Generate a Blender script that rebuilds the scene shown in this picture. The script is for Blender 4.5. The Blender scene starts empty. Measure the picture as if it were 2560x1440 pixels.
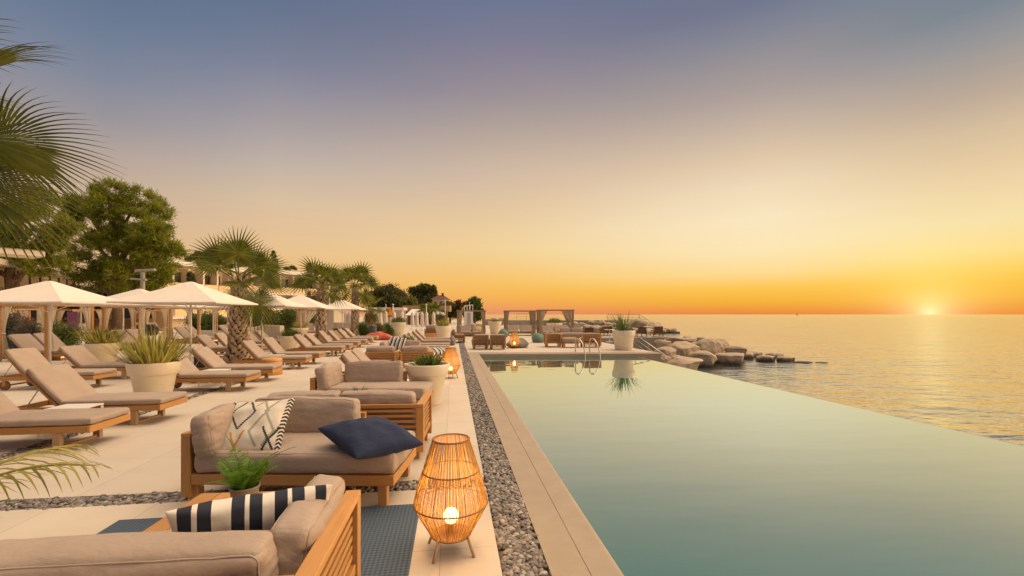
import bpy, bmesh, math, random
from mathutils import Vector, Matrix, noise, Euler
R = math.radians
PI = math.pi
random.seed(7)
scene = bpy.context.scene
C = scene.collection

# ------------------------------------------------------------------ camera
FPX, CX, HY, CAMH, YAW = 1120.0, 1280.0, 786.0, 1.6, R(7.48)
cam_d = bpy.data.cameras.new('camera')
cam = bpy.data.objects.new('camera', cam_d); C.objects.link(cam)
cam.location = (0, 0, CAMH); cam.rotation_euler = (R(90), 0, -YAW)
cam_d.sensor_width = 36; cam_d.lens = 36 * FPX / 2560; cam_d.shift_y = 66 / 2560
cam_d.clip_start = 0.05; cam_d.clip_end = 60000
scene.camera = cam

# ------------------------------------------------------------------ sky
SUN_AZ = YAW + math.atan((2325 - CX) / FPX)      # clockwise from +Y
SUN_H = Vector((math.sin(SUN_AZ), math.cos(SUN_AZ), 0))
def lin(c):
    def f(v):
        v /= 255.0
        return v / 12.92 if v <= 0.04045 else ((v + 0.055) / 1.055) ** 2.4
    return (f(c[0]), f(c[1]), f(c[2]), 1)
def zen_fill(k): return (1.62 * k, 1.24 * k, 0.84 * k, 1)
world = bpy.data.worlds.new('World'); scene.world = world; world.use_nodes = True
nt = world.node_tree; N = nt.nodes; L = nt.links
for n in list(N): N.remove(n)
def nd(tree, t, **kw):
    n = tree.nodes.new(t)
    for k, v in kw.items(): setattr(n, k, v)
    return n
def mth(tree, op, a, b=None, c=None, clamp=False):
    n = tree.nodes.new('ShaderNodeMath'); n.operation = op; n.use_clamp = clamp
    for i, v in enumerate((a, b, c)):
        if v is None: continue
        if isinstance(v, (int, float)): n.inputs[i].default_value = v
        else: tree.links.new(v, n.inputs[i])
    return n.outputs[0]
tc = nd(nt, 'ShaderNodeTexCoord')
sep = nd(nt, 'ShaderNodeSeparateXYZ'); L.new(tc.outputs['Generated'], sep.inputs[0])
hl = mth(nt, 'SQRT', mth(nt, 'ADD', mth(nt, 'MULTIPLY', sep.outputs[0], sep.outputs[0]), mth(nt, 'MULTIPLY', sep.outputs[1], sep.outputs[1])))
dt = mth(nt, 'ADD', mth(nt, 'MULTIPLY', sep.outputs[0], SUN_H.x), mth(nt, 'MULTIPLY', sep.outputs[1], SUN_H.y))
u = mth(nt, 'DIVIDE', dt, mth(nt, 'MAXIMUM', hl, 1e-4))
def ramp(stops):
    r = nd(nt, 'ShaderNodeValToRGB'); e = r.color_ramp.elements
    pts = [(max(0.0, math.sin(R(d))), lin(c) if len(c) == 3 else c) for d, c in stops]
    e[0].position, e[0].color = pts[0]; e[1].position, e[1].color = pts[-1]
    for p, c in pts[1:-1]:
        x = e.new(p); x.color = c
    L.new(sep.outputs[2], r.inputs[0]); return r.outputs[0]
def top(k): return [(42, (104, 118, 150)), (58, zen_fill(k)), (90, zen_fill(1.62))]  # sky above the view brightened beyond dusk, added as fill light
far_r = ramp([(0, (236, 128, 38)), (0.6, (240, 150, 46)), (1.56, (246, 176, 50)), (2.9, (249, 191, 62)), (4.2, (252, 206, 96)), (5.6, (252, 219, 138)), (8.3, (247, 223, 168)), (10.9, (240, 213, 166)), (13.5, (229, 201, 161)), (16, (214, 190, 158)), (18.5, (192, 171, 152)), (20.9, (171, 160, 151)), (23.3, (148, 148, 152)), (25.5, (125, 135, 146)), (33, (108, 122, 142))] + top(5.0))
right = ramp([(0, (232, 132, 62)), (0.5, (238, 150, 62)), (1.3, (246, 175, 56)), (3.0, (253, 198, 82)), (4.7, (254, 219, 146)), (7.2, (253, 230, 180)), (10.6, (250, 230, 192)), (14, (240, 218, 184)), (17.2, (224, 199, 169)), (20.3, (200, 180, 162)), (23.3, (175, 160, 155)), (26.2, (155, 148, 150)), (29, (132, 134, 148)), (31.5, (113, 119, 142)), (36, (104, 114, 140))] + top(4.8))
cent = ramp([(0, (228, 142, 108)), (0.8, (238, 158, 94)), (2.3, (247, 180, 82)), (4.4, (248, 196, 102)), (6.3, (246, 203, 130)), (8.2, (243, 210, 150)), (10.2, (239, 207, 156)), (14, (226, 196, 159)), (17.6, (211, 186, 164)), (19.5, (202, 179, 160)), (23, (178, 162, 153)), (26.2, (158, 145, 150)), (29.4, (142, 133, 148)), (32.3, (125, 125, 148)), (35, (111, 120, 146))] + top(2.6))
mid_l = ramp([(0, (230, 160, 116)), (3, (238, 184, 116)), (7, (232, 192, 142)), (10.8, (223, 190, 155)), (12.5, (217, 192, 160)), (14.6, (205, 184, 164)), (16.7, (192, 177, 165)), (18.7, (178, 167, 164)), (21.5, (160, 152, 159)), (24.5, (138, 139, 157)), (26.3, (125, 130, 154)), (28.1, (113, 125, 148)), (31.4, (100, 115, 142)), (36, (94, 110, 142))] + top(0.9))
left = ramp([(0, (232, 172, 124)), (5, (226, 182, 134)), (8, (216, 182, 146)), (10.9, (205, 179, 152)), (14.6, (184, 166, 155)), (18, (155, 149, 154)), (21.5, (130, 137, 155)), (24.8, (112, 126, 150)), (27.8, (100, 118, 144)), (34, (92, 112, 142))] + top(0.5))
back = ramp([(0, (136, 122, 120)), (8, (158, 132, 126)), (18, (124, 114, 124)), (30, (92, 96, 120))] + top(0.6))
def mixc(f, a, b, mode='MIX'):
    m = nd(nt, 'ShaderNodeMix', data_type='RGBA', blend_type=mode)
    if isinstance(f, float): m.inputs[0].default_value = f
    else: L.new(f, m.inputs[0])
    L.new(a, m.inputs[6]) if not isinstance(a, tuple) else setattr(m.inputs[6], 'default_value', a)
    L.new(b, m.inputs[7]) if not isinstance(b, tuple) else setattr(m.inputs[7], 'default_value', b)
    return m.outputs[2]
def mapr(v, a, b, smooth=True):
    m = nd(nt, 'ShaderNodeMapRange'); m.interpolation_type = 'SMOOTHSTEP' if smooth else 'LINEAR'
    m.inputs[1].default_value = a; m.inputs[2].default_value = b; L.new(v, m.inputs[0]); return m.outputs[0]
az = mth(nt, 'SUBTRACT', mth(nt, 'ARCTAN2', sep.outputs[0], sep.outputs[1]), YAW)
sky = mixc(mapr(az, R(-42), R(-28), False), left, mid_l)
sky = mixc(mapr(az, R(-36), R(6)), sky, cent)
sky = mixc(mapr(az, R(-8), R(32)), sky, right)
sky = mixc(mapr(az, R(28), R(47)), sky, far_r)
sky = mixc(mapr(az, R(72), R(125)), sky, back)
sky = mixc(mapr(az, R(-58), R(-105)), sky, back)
# bright warm sky patch added out of view on the right as side light
side_fill = mth(nt, 'MULTIPLY', mth(nt, 'MULTIPLY', mapr(az, R(57), R(78)), mapr(az, R(122), R(98))), mth(nt, 'MULTIPLY', mapr(sep.outputs[2], 0.0, 0.12), mapr(sep.outputs[2], 0.62, 0.34)))
sky = mixc(1.0, sky, mixc(side_fill, (0, 0, 0, 1), (6.0, 4.0, 2.15, 1)), 'ADD')
# glow round the sun at the horizon
sd = mth(nt, 'ADD', mth(nt, 'MULTIPLY', dt, math.cos(R(0.0))), mth(nt, 'MULTIPLY', sep.outputs[2], math.sin(R(0.0))))
sa = mth(nt, 'ARCCOSINE', mth(nt, 'MINIMUM', sd, 0.999999))
g1 = mth(nt, 'POWER', 2.718, mth(nt, 'MULTIPLY', sa, -1 / R(4.2)))
g2 = mth(nt, 'POWER', 2.718, mth(nt, 'MULTIPLY', sa, -1 / R(1.1)))
sky = mixc(1.0, sky, mixc(g1, (0, 0, 0, 1), (0.16, 0.24, 0.12, 1)), 'ADD')
sky = mixc(1.0, sky, mixc(g2, (0, 0, 0, 1), (0.5, 0.6, 0.36, 1)), 'ADD')
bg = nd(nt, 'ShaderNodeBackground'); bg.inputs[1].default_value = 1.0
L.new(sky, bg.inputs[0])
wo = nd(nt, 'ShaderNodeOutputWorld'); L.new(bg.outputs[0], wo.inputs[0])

# ------------------------------------------------------------------ sun
sun_d = bpy.data.lights.new('sun', 'SUN'); sun_d.energy = 0.00008; sun_d.angle = R(2); sun_d.color = (1.0, 0.62, 0.30)
sun = bpy.data.objects.new('sun', sun_d); C.objects.link(sun)
SE = R(0.6)
sdir = Vector((SUN_H.x * math.cos(SE), SUN_H.y * math.cos(SE), math.sin(SE)))
sun.rotation_euler = sdir.to_track_quat('Z', 'Y').to_euler()
scene.view_settings.view_transform = 'Standard'; scene.view_settings.look = 'None'
scene.view_settings.exposure = 0; scene.view_settings.gamma = 1
scene.cycles.max_bounces = 8; scene.cycles.transparent_max_bounces = 8

# ------------------------------------------------------------------ helpers
cY, sY = math.cos(YAW), math.sin(YAW)
def cw(xc, dc): return (xc * cY + dc * sY, -xc * sY + dc * cY)
def at(px, py, z=0.0):
    dc = FPX * (CAMH - z) / (py - HY); x, y = cw((px - CX) / FPX * dc, dc); return Vector((x, y, z))
def ad(px, dc, z=0.0):
    x, y = cw((px - CX) / FPX * dc, dc); return Vector((x, y, z))
def zp(py, dc): return CAMH - (py - HY) * dc / FPX
def P(px, py, dc): return ad(px, dc, zp(py, dc))

def mat(name, base, rough=0.6, **kw):
    m = bpy.data.materials.new(name); m.use_nodes = True
    b = m.node_tree.nodes['Principled BSDF']
    b.inputs['Base Color'].default_value = (*base, 1); b.inputs['Roughness'].default_value = rough
    for k, v in kw.items(): b.inputs[k].default_value = v
    return m
def nmix(t, f, a, b):
    m = t.nodes.new('ShaderNodeMix'); m.data_type = 'RGBA'
    if isinstance(f, (int, float)): m.inputs[0].default_value = f
    else: t.links.new(f, m.inputs[0])
    for i, v in ((6, a), (7, b)):
        if isinstance(v, tuple): m.inputs[i].default_value = (*v[:3], 1)
        else: t.links.new(v, m.inputs[i])
    return m.outputs[2]
def noi(t, vec, scale, detail=4, rough=0.55):
    n = t.nodes.new('ShaderNodeTexNoise'); n.inputs['Scale'].default_value = scale
    n.inputs['Detail'].default_value = detail; n.inputs['Roughness'].default_value = rough
    if vec is not None: t.links.new(vec, n.inputs['Vector'])
    return n.outputs[0]
def mr(t, v, a, b, c=0.0, d=1.0):
    n = t.nodes.new('ShaderNodeMapRange')
    for i, x in enumerate((a, b, c, d)): n.inputs[i + 1].default_value = x
    t.links.new(v, n.inputs[0]); return n.outputs[0]
def coord(t, kind='Object', scale=(1, 1, 1), loc=(0, 0, 0), rot=(0, 0, 0)):
    c = t.nodes.new('ShaderNodeTexCoord'); m = t.nodes.new('ShaderNodeMapping')
    m.inputs['Scale'].default_value = scale; m.inputs['Location'].default_value = loc; m.inputs['Rotation'].default_value = rot
    t.links.new(c.outputs[kind], m.inputs[0]); return m.outputs[0]
def bump(m, h, strength, dist=0.01):
    t = m.node_tree; b = t.nodes.new('ShaderNodeBump'); b.inputs['Strength'].default_value = strength
    b.inputs['Distance'].default_value = dist; t.links.new(h, b.inputs['Height'])
    t.links.new(b.outputs[0], t.nodes['Principled BSDF'].inputs['Normal'])
def setc(m, sock): m.node_tree.links.new(sock, m.node_tree.nodes['Principled BSDF'].inputs['Base Color'])
def two_tone(name, a, b, scale=6, rough=0.7, kind='Object', bs=0.0, bscale=40, island=0.0, detail=5, **kw):
    m = mat(name, a, rough, **kw); t = m.node_tree; v = coord(t, kind)
    col = nmix(t, mr(t, noi(t, v, scale, detail), 0.3, 0.7), a, b)
    if island:
        g = t.nodes.new('ShaderNodeNewGeometry')
        hs = t.nodes.new('ShaderNodeHueSaturation'); t.links.new(col, hs.inputs['Color'])
        t.links.new(mr(t, g.outputs['Random Per Island'], 0, 1, 1 - island, 1 + island), hs.inputs['Value'])
        col = hs.outputs[0]
    setc(m, col)
    if bs: bump(m, noi(t, v, bscale, 5), bs, 0.01)
    return m
def wood(name, a, b, c, rough=0.55):
    m = mat(name, a, rough); t = m.node_tree
    v = coord(t, 'UV', (1.2, 22, 22)); v2 = coord(t, 'UV', (0.6, 2.5, 2.5))
    g = noi(t, v, 3.0, 6, 0.65); w = noi(t, v2, 3, 2)
    gg = t.nodes.new('ShaderNodeNewGeometry')
    col = nmix(t, mr(t, g, 0.32, 0.68), a, b)
    col = nmix(t, mr(t, w, 0.45, 0.75, 0, 0.6), col, c)
    hs = t.nodes.new('ShaderNodeHueSaturation'); t.links.new(col, hs.inputs['Color'])
    t.links.new(mr(t, gg.outputs['Random Per Island'], 0, 1, 0.8, 1.15), hs.inputs['Value'])
    setc(m, hs.outputs[0]); bump(m, g, 0.25, 0.004); return m
def fabric(name, a, b, weave=900, rough=0.9):
    m = mat(name, a, rough); t = m.node_tree; v = coord(t)
    n1 = noi(t, v, 3.5, 4); n2 = noi(t, v, weave, 2)
    col = nmix(t, mr(t, n1, 0.3, 0.7), a, b); col = nmix(t, mr(t, n2, 0.35, 0.65, 0, 0.22), col, (b[0] * 0.75, b[1] * 0.75, b[2] * 0.75))
    setc(m, col); hh = mth(t, 'ADD', mth(t, 'ADD', noi(t, v, 6, 3, 0.5), mth(t, 'MULTIPLY', noi(t, coord(t, 'Object', (1, 2.6, 1.4)), 16, 4, 0.6), 0.35)), mth(t, 'MULTIPLY', n2, 0.05))
    bump(m, hh, 0.5, 0.03)
    m.node_tree.nodes['Principled BSDF'].inputs['Sheen Weight'].default_value = 0.04
    return m
M = {}
M['teak'] = wood('teak_wood', (0.43, 0.20, 0.055), (0.54, 0.27, 0.08), (0.45, 0.25, 0.10))
M['teak_grey'] = wood('weathered_teak', (0.40, 0.25, 0.13), (0.50, 0.33, 0.18), (0.42, 0.30, 0.20))
M['teak_brown'] = wood('brown_teak', (0.30, 0.155, 0.055), (0.38, 0.205, 0.075), (0.32, 0.19, 0.09))
M['post'] = wood('post_wood', (0.44, 0.21, 0.07), (0.52, 0.27, 0.09), (0.40, 0.2, 0.08))
M['dark_wood'] = wood('brown_slat_wood', (0.16, 0.075, 0.035), (0.22, 0.11, 0.05), (0.13, 0.07, 0.04))
M['taupe'] = fabric('taupe_fabric', (0.375, 0.285, 0.222), (0.42, 0.325, 0.258))
M['navy'] = fabric('navy_cotton', (0.005, 0.013, 0.05), (0.008, 0.018, 0.06))
M['curtain'] = fabric('cream_curtain', (0.60, 0.52, 0.40), (0.66, 0.58, 0.45), 300)
M['canvas'] = two_tone('parasol_canvas', (0.72, 0.64, 0.56), (0.77, 0.70, 0.61), 1.5, 0.85)
M['pot'] = two_tone('white_planter_plastic', (0.80, 0.69, 0.51), (0.83, 0.73, 0.56), 3, 0.45, bs=0.05, bscale=60)
M['white'] = mat('white_paint', (0.76, 0.72, 0.66), 0.4)
M['plaster'] = two_tone('cream_render', (0.60, 0.51, 0.40), (0.66, 0.57, 0.45), 0.8, 0.85, bs=0.1)
M['steel'] = mat('brushed_steel', (0.55, 0.52, 0.48), 0.28, Metallic=1.0)
M['dark_metal'] = mat('dark_metal', (0.05, 0.045, 0.04), 0.5)
M['rubber'] = mat('black_rubber', (0.02, 0.02, 0.02), 0.7)
M['soil'] = two_tone('potting_soil', (0.05, 0.035, 0.02), (0.09, 0.06, 0.04), 40, 0.95)
def leafmat(name, a, b, isl=0.3, rough=0.5, scale=2.0, tr=0.42):
    m = two_tone(name, a, b, scale, rough, island=isl)
    t = m.node_tree; bs = t.nodes['Principled BSDF']; out = t.nodes['Material Output']
    tl = t.nodes.new('ShaderNodeBsdfTranslucent'); mx = t.nodes.new('ShaderNodeMixShader'); mx.inputs[0].default_value = tr
    t.links.new(bs.inputs['Base Color'].links[0].from_socket, tl.inputs[0])
    t.links.new(bs.outputs[0], mx.inputs[1]); t.links.new(tl.outputs[0], mx.inputs[2]); t.links.new(mx.outputs[0], out.inputs[0])
    return m
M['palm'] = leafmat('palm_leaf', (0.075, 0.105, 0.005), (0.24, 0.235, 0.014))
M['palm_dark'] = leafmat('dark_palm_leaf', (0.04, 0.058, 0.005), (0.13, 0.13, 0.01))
M['palm_dry'] = leafmat('dry_palm_leaf', (0.22, 0.15, 0.05), (0.30, 0.21, 0.08))
M['pine'] = leafmat('pine_needles', (0.13, 0.17, 0.010), (0.33, 0.33, 0.02), 0.4)
M['dark_tree'] = leafmat('dark_evergreen_leaves', (0.07, 0.08, 0.02), (0.13, 0.125, 0.03), 0.4)
M['olive_tree'] = leafmat('olive_leaves', (0.14, 0.15, 0.03), (0.22, 0.21, 0.05), 0.4)
M['bush'] = leafmat('bush_leaves', (0.075, 0.12, 0.018), (0.16, 0.19, 0.035), 0.4)
M['yucca'] = leafmat('striped_yucca_blades', (0.26, 0.24, 0.03), (0.46, 0.40, 0.09), 0.45)
M['green_blade'] = leafmat('green_blades', (0.08, 0.13, 0.025), (0.17, 0.21, 0.05), 0.4)
M['fern'] = leafmat('fern_leaf', (0.075, 0.17, 0.016), (0.17, 0.30, 0.03), 0.35)
M['lavender'] = leafmat('grey_shrub_leaves', (0.08, 0.075, 0.06), (0.13, 0.12, 0.08), 0.4)
M['red_shrub'] = leafmat('red_shrub_leaves', (0.16, 0.06, 0.025), (0.22, 0.1, 0.04), 0.4)
M['bark'] = two_tone('pine_bark', (0.14, 0.085, 0.05), (0.24, 0.16, 0.10), 8, 0.9, bs=0.6, bscale=12)
M['palm_bark'] = two_tone('palm_leaf_bases', (0.34, 0.24, 0.15), (0.60, 0.46, 0.32), 5, 0.85, island=0.3, bs=0.4, bscale=30)
M['palm_core'] = mat('palm_trunk_fibre', (0.085, 0.05, 0.028), 0.95)
M['rock'] = two_tone('limestone_boulder', (0.36, 0.275, 0.19), (0.52, 0.41, 0.295), 1.6, 0.9, bs=0.9, bscale=5)
t_ = M['rock'].node_tree; g_ = t_.nodes.new('ShaderNodeNewGeometry'); sp_ = t_.nodes.new('ShaderNodeSeparateXYZ'); t_.links.new(g_.outputs['Position'], sp_.inputs[0])
wet = mr(t_, mth(t_, 'ADD', sp_.outputs[2], mth(t_, 'MULTIPLY', noi(t_, coord(t_), 3, 4), 0.35)), -0.95, -0.72, 1, 0)      # tide line
old_ = t_.nodes['Principled BSDF'].inputs['Base Color'].links[0].from_socket
setc(M['rock'], nmix(t_, wet, nmix(t_, mr(t_, noi(t_, coord(t_), 7, 6, 0.7), 0.55, 0.7, 0, 0.5), old_, (0.24, 0.185, 0.13)), (0.10, 0.08, 0.055)))
M['rattan'] = two_tone('woven_rattan', (0.48, 0.25, 0.06), (0.62, 0.36, 0.09), 12, 0.6, island=0.25)
M['rattan_ring'] = mat('rattan_ring', (0.26, 0.12, 0.04), 0.6)
M['green_bag'] = fabric('sage_fabric', (0.14, 0.22, 0.17), (0.17, 0.26, 0.20), 200)
M['red_bag'] = fabric('coral_fabric', (0.50, 0.10, 0.055), (0.56, 0.13, 0.07), 200)
M['grey_bag'] = fabric('grey_fabric', (0.20, 0.18, 0.155), (0.25, 0.225, 0.195), 200)
M['orange_ply'] = wood('orange_plywood', (0.60, 0.28, 0.07), (0.66, 0.33, 0.09), (0.55, 0.27, 0.08))
M['purple'] = mat('purple_panel', (0.13, 0.035, 0.085), 0.5)
M['dark_glass'] = mat('dark_window_glass', (0.05, 0.055, 0.06), 0.08)
M['roof_tile'] = two_tone('terracotta_tiles', (0.10, 0.035, 0.02), (0.14, 0.055, 0.03), 4, 0.8)
M['stone_wall'] = two_tone('grey_stone', (0.30, 0.25, 0.20), (0.40, 0.34, 0.27), 1.2, 0.9, bs=0.6, bscale=6)
def emat(name, col, s):
    m = mat(name, col, 0.5); b = m.node_tree.nodes['Principled BSDF']
    b.inputs['Emission Color'].default_value = (*col, 1); b.inputs['Emission Strength'].default_value = s; return m
M['bulb'] = emat('lit_globe', (1.0, 0.62, 0.20), 7.0)
M['led'] = emat('lit_led_strip', (1.0, 0.80, 0.40), 1.1)

class MB:
    def __init__(s): s.v = []; s.f = []; s.uv = []; s.mi = []
    def add(s, vs, fs, uvs=None, mi=0):
        o = len(s.v); s.v += [tuple(p) for p in vs]
        for i, f in enumerate(fs):
            s.f.append(tuple(o + k for k in f)); s.mi.append(mi)
            s.uv.append(uvs[i] if uvs else [(0, 0)] * len(f))
        return s
    def box(s, x0, x1, y0, y1, z0, z1, m=None, mi=0):
        vs = [Vector((x, y, z)) for z in (z0, z1) for y in (y0, y1) for x in (x0, x1)]
        d = (x1 - x0, y1 - y0, z1 - z0); ax = max(range(3), key=lambda i: abs(d[i])); ot = [i for i in range(3) if i != ax]
        off = (random.uniform(0, 50), random.uniform(0, 50))
        fs = [(0, 2, 3, 1), (4, 5, 7, 6), (0, 1, 5, 4), (2, 6, 7, 3), (0, 4, 6, 2), (1, 3, 7, 5)]
        uvs = [[(off[0] + vs[k][ax], off[1] + vs[k][ot[0]] + 1.7 * vs[k][ot[1]]) for k in f] for f in fs]
        if m is not None: vs = [m @ p for p in vs]
        return s.add(vs, fs, uvs, mi)
    def bar(s, a, b, w, h, up=Vector((0, 0, 1)), mi=0):
        a = Vector(a); b = Vector(b); d = b - a; l = d.length; x = d / l
        y = up.cross(x)
        if y.length < 1e-4: y = Vector((0, 1, 0)).cross(x)
        y.normalize(); z = x.cross(y)
        m = Matrix((x, y, z)).transposed().to_4x4(); m.translation = a
        return s.box(0, l, -w / 2, w / 2, -h / 2, h / 2, m, mi)
    def tube(s, pts, r, n=8, cap=True, mi=0):
        pts = [Vector(p) for p in pts]; rs = r if isinstance(r, (list, tuple)) else [r] * len(pts)
        vs = []; fs = []; prev = None
        for i, p in enumerate(pts):
            d = (pts[min(i + 1, len(pts) - 1)] - pts[max(i - 1, 0)]).normalized()
            if prev is None:
                a = d.orthogonal().normalized()
            else:
                a = prev - d * prev.dot(d)
                a = a.normalized() if a.length > 1e-6 else d.orthogonal().normalized()
            prev = a; b = d.cross(a)
            for k in range(n):
                t = 2 * PI * k / n; vs.append(p + (a * math.cos(t) + b * math.sin(t)) * rs[i])
        for i in range(len(pts) - 1):
            for k in range(n):
                k2 = (k + 1) % n; fs.append((i * n + k, i * n + k2, (i + 1) * n + k2, (i + 1) * n + k))
        if cap:
            fs.append(tuple(range(n - 1, -1, -1))); fs.append(tuple((len(pts) - 1) * n + k for k in range(n)))
        return s.add(vs, fs, None, mi)
    def lathe(s, prof, n=32, c=(0, 0, 0), mi=0):
        vs = []; fs = []
        for r, z in prof:
            for k in range(n):
                t = 2 * PI * k / n; vs.append((c[0] + r * math.cos(t), c[1] + r * math.sin(t), c[2] + z))
        for i in range(len(prof) - 1):
            for k in range(n):
                k2 = (k + 1) % n; fs.append((i * n + k, i * n + k2, (i + 1) * n + k2, (i + 1) * n + k))
        if prof[0][0] > 1e-4: fs.append(tuple(range(n - 1, -1, -1)))
        if prof[-1][0] > 1e-4: fs.append(tuple((len(prof) - 1) * n + k for k in range(n)))
        return s.add(vs, fs, None, mi)
    def build(s, name, m, parent=None, smooth=False, bevel=0.0, loc=None, rot=None):
        me = bpy.data.meshes.new(name); me.from_pydata(s.v, [], s.f)
        ul = me.uv_layers.new(name='UVMap'); i = 0
        flat = []
        for q in s.uv:
            for c in q: flat += [c[0], c[1]]
        ul.data.foreach_set('uv', flat)
        for x in (m if isinstance(m, list) else [m]): me.materials.append(x)
        if any(s.mi): me.polygons.foreach_set('material_index', s.mi)
        if smooth: me.polygons.foreach_set('use_smooth', [True] * len(me.polygons))
        me.update()
        o = bpy.data.objects.new(name, me); C.objects.link(o)
        if parent: o.parent = parent
        if loc is not None: o.location = loc
        if rot is not None: o.rotation_euler = rot
        if bevel:
            b = o.modifiers.new('bevel', 'BEVEL'); b.width = bevel; b.segments = 2; b.limit_method = 'ANGLE'; b.angle_limit = R(40)
        return o
def tag(o, label, cat, group=None, kind=None):
    if label: o['label'] = label
    if cat: o['category'] = cat
    if group: o['group'] = group
    if kind: o['kind'] = kind
    return o
def thing(name, label, cat, loc=(0, 0, 0), rz=0.0, group=None):
    o = bpy.data.objects.new(name, None); C.objects.link(o); o.empty_display_size = 0.1
    o.location = loc; o.rotation_euler = (0, 0, rz); return tag(o, label, cat, group)
def dup(root, loc, rz, label, group=None):
    r = root.copy(); C.objects.link(r); r.location = loc; r.rotation_euler = (0, 0, rz); r['label'] = label
    if group: r['group'] = group
    for ch in list(root.children):
        c = ch.copy(); C.objects.link(c); c.parent = r
        for g in list(ch.children):
            d = g.copy(); C.objects.link(d); d.parent = c
    return r
def struct(o): o['kind'] = 'structure'; return o

def samples(h, r, n=9):
    k = min(0.95, r / h)
    s = [-1, -1 + k * 0.12, -1 + k * 0.35, -1 + k * 0.65]
    s += [-1 + k + (2 - 2 * k) * i / n for i in range(n + 1)]
    s += [1 - k * 0.65, 1 - k * 0.35, 1 - k * 0.12, 1]
    return s
def cushion(name, w, d, h, m, parent, loc=(0, 0, 0), rot=(0, 0, 0), r=0.05, puff=0.02, seed=0, wr=0.006, n=10, pipe=False):
    """soft box cushion centred on its local origin, rounded edges, swollen faces, slight wrinkles and a piped seam"""
    H = (w / 2, d / 2, h / 2); S = [samples(H[i], min(r, H[i] * 0.9), n if H[i] > 0.12 else 4) for i in range(3)]
    idx = {}; vs = []
    def vert(i, j, k):
        key = (i, j, k)
        if key in idx: return idx[key]
        s = Vector((S[0][i], S[1][j], S[2][k])); p = Vector((s.x * H[0], s.y * H[1], s.z * H[2]))
        rr = min(r, min(H) * 0.9)
        c = Vector(max(-H[a] + rr, min(H[a] - rr, p[a])) for a in range(3)); dv = p - c
        nn = dv.normalized() if dv.length > 1e-9 else Vector((0, 0, 0)); p = c + nn * rr
        pf = puff
        for a in range(3):
            wgt = 1 - nn[a] ** 2
            pf *= (1 - wgt * min(1, abs(s[a])) ** 2.5)
        p += nn * pf
        q = p * 5 + Vector((seed * 3.1, seed * 1.7, seed))
        edge = max(0.0, 1 - 4.0 * min(abs(H[a]) - abs(p[a]) for a in range(3) if H[a] > 0.12) ) if max(H) > 0.12 else 0
        q2 = Vector((q.x * 0.5, q.y * 0.5, q.z * 2.2)) if H[2] > 0.1 else Vector((q.x * 1.8, q.y * 0.6, q.z))
        fold = (1 - abs(noise.noise(q2 * 1.5))) ** 6
        p += nn * (noise.noise(q) * wr + noise.noise(q * 3.1) * wr * 0.4 - fold * wr * 0.8 * (0.2 + edge))
        idx[key] = len(vs); vs.append(p); return idx[key]
    ni, nj, nk = len(S[0]), len(S[1]), len(S[2]); fs = []
    for i in range(ni - 1):
        for j in range(nj - 1):
            fs.append((vert(i, j, 0), vert(i, j + 1, 0), vert(i + 1, j + 1, 0), vert(i + 1, j, 0)))
            fs.append((vert(i, j, nk - 1), vert(i + 1, j, nk - 1), vert(i + 1, j + 1, nk - 1), vert(i, j + 1, nk - 1)))
    for i in range(ni - 1):
        for k in range(nk - 1):
            fs.append((vert(i, 0, k), vert(i + 1, 0, k), vert(i + 1, 0, k + 1), vert(i, 0, k + 1)))
            fs.append((vert(i, nj - 1, k), vert(i, nj - 1, k + 1), vert(i + 1, nj - 1, k + 1), vert(i + 1, nj - 1, k)))
    for j in range(nj - 1):
        for k in range(nk - 1):
            fs.append((vert(0, j, k), vert(0, j, k + 1), vert(0, j + 1, k + 1), vert(0, j + 1, k)))
            fs.append((vert(ni - 1, j, k), vert(ni - 1, j + 1, k), vert(ni - 1, j + 1, k + 1), vert(ni - 1, j, k + 1)))
    b = MB(); b.add(vs, fs); o = b.build(name, m, parent, True, 0, loc, rot)
    if pipe:
        th = min(range(3), key=lambda a: H[a]); ua, ub = [a for a in range(3) if a != th]; rr = min(r, min(H) * 0.9)
        for sg in (-1, 1):
            pts = []
            for cxs, cys, a0 in ((1, 1, 0), (-1, 1, 90), (-1, -1, 180), (1, -1, 270)):
                for k in range(5):
                    an = R(a0 + 22.5 * k); p = [0, 0, 0]; ro = rr * 0.72
                    p[ua] = cxs * (H[ua] - rr) + ro * math.cos(an); p[ub] = cys * (H[ub] - rr) + ro * math.sin(an); p[th] = sg * (H[th] - rr + rr * 0.72); pts.append(Vector(p))
            pts.append(pts[0]); fine = []
            for q0, q1 in zip(pts, pts[1:]):
                nn_ = max(1, int((q1 - q0).length / 0.03))
                for k in range(nn_):
                    q = q0.lerp(q1, k / nn_); near = min(vs, key=lambda z: (z - q).length_squared); d = Vector((0, 0, 0)); d[ua] = q[ua] * 0.0; fine.append(q.lerp(near, 0.75))
            fine.append(fine[0]); t_ = MB(); t_.tube(fine, 0.0038, 5, False); t_.build('piping', m, o, True)
    return o
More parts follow.
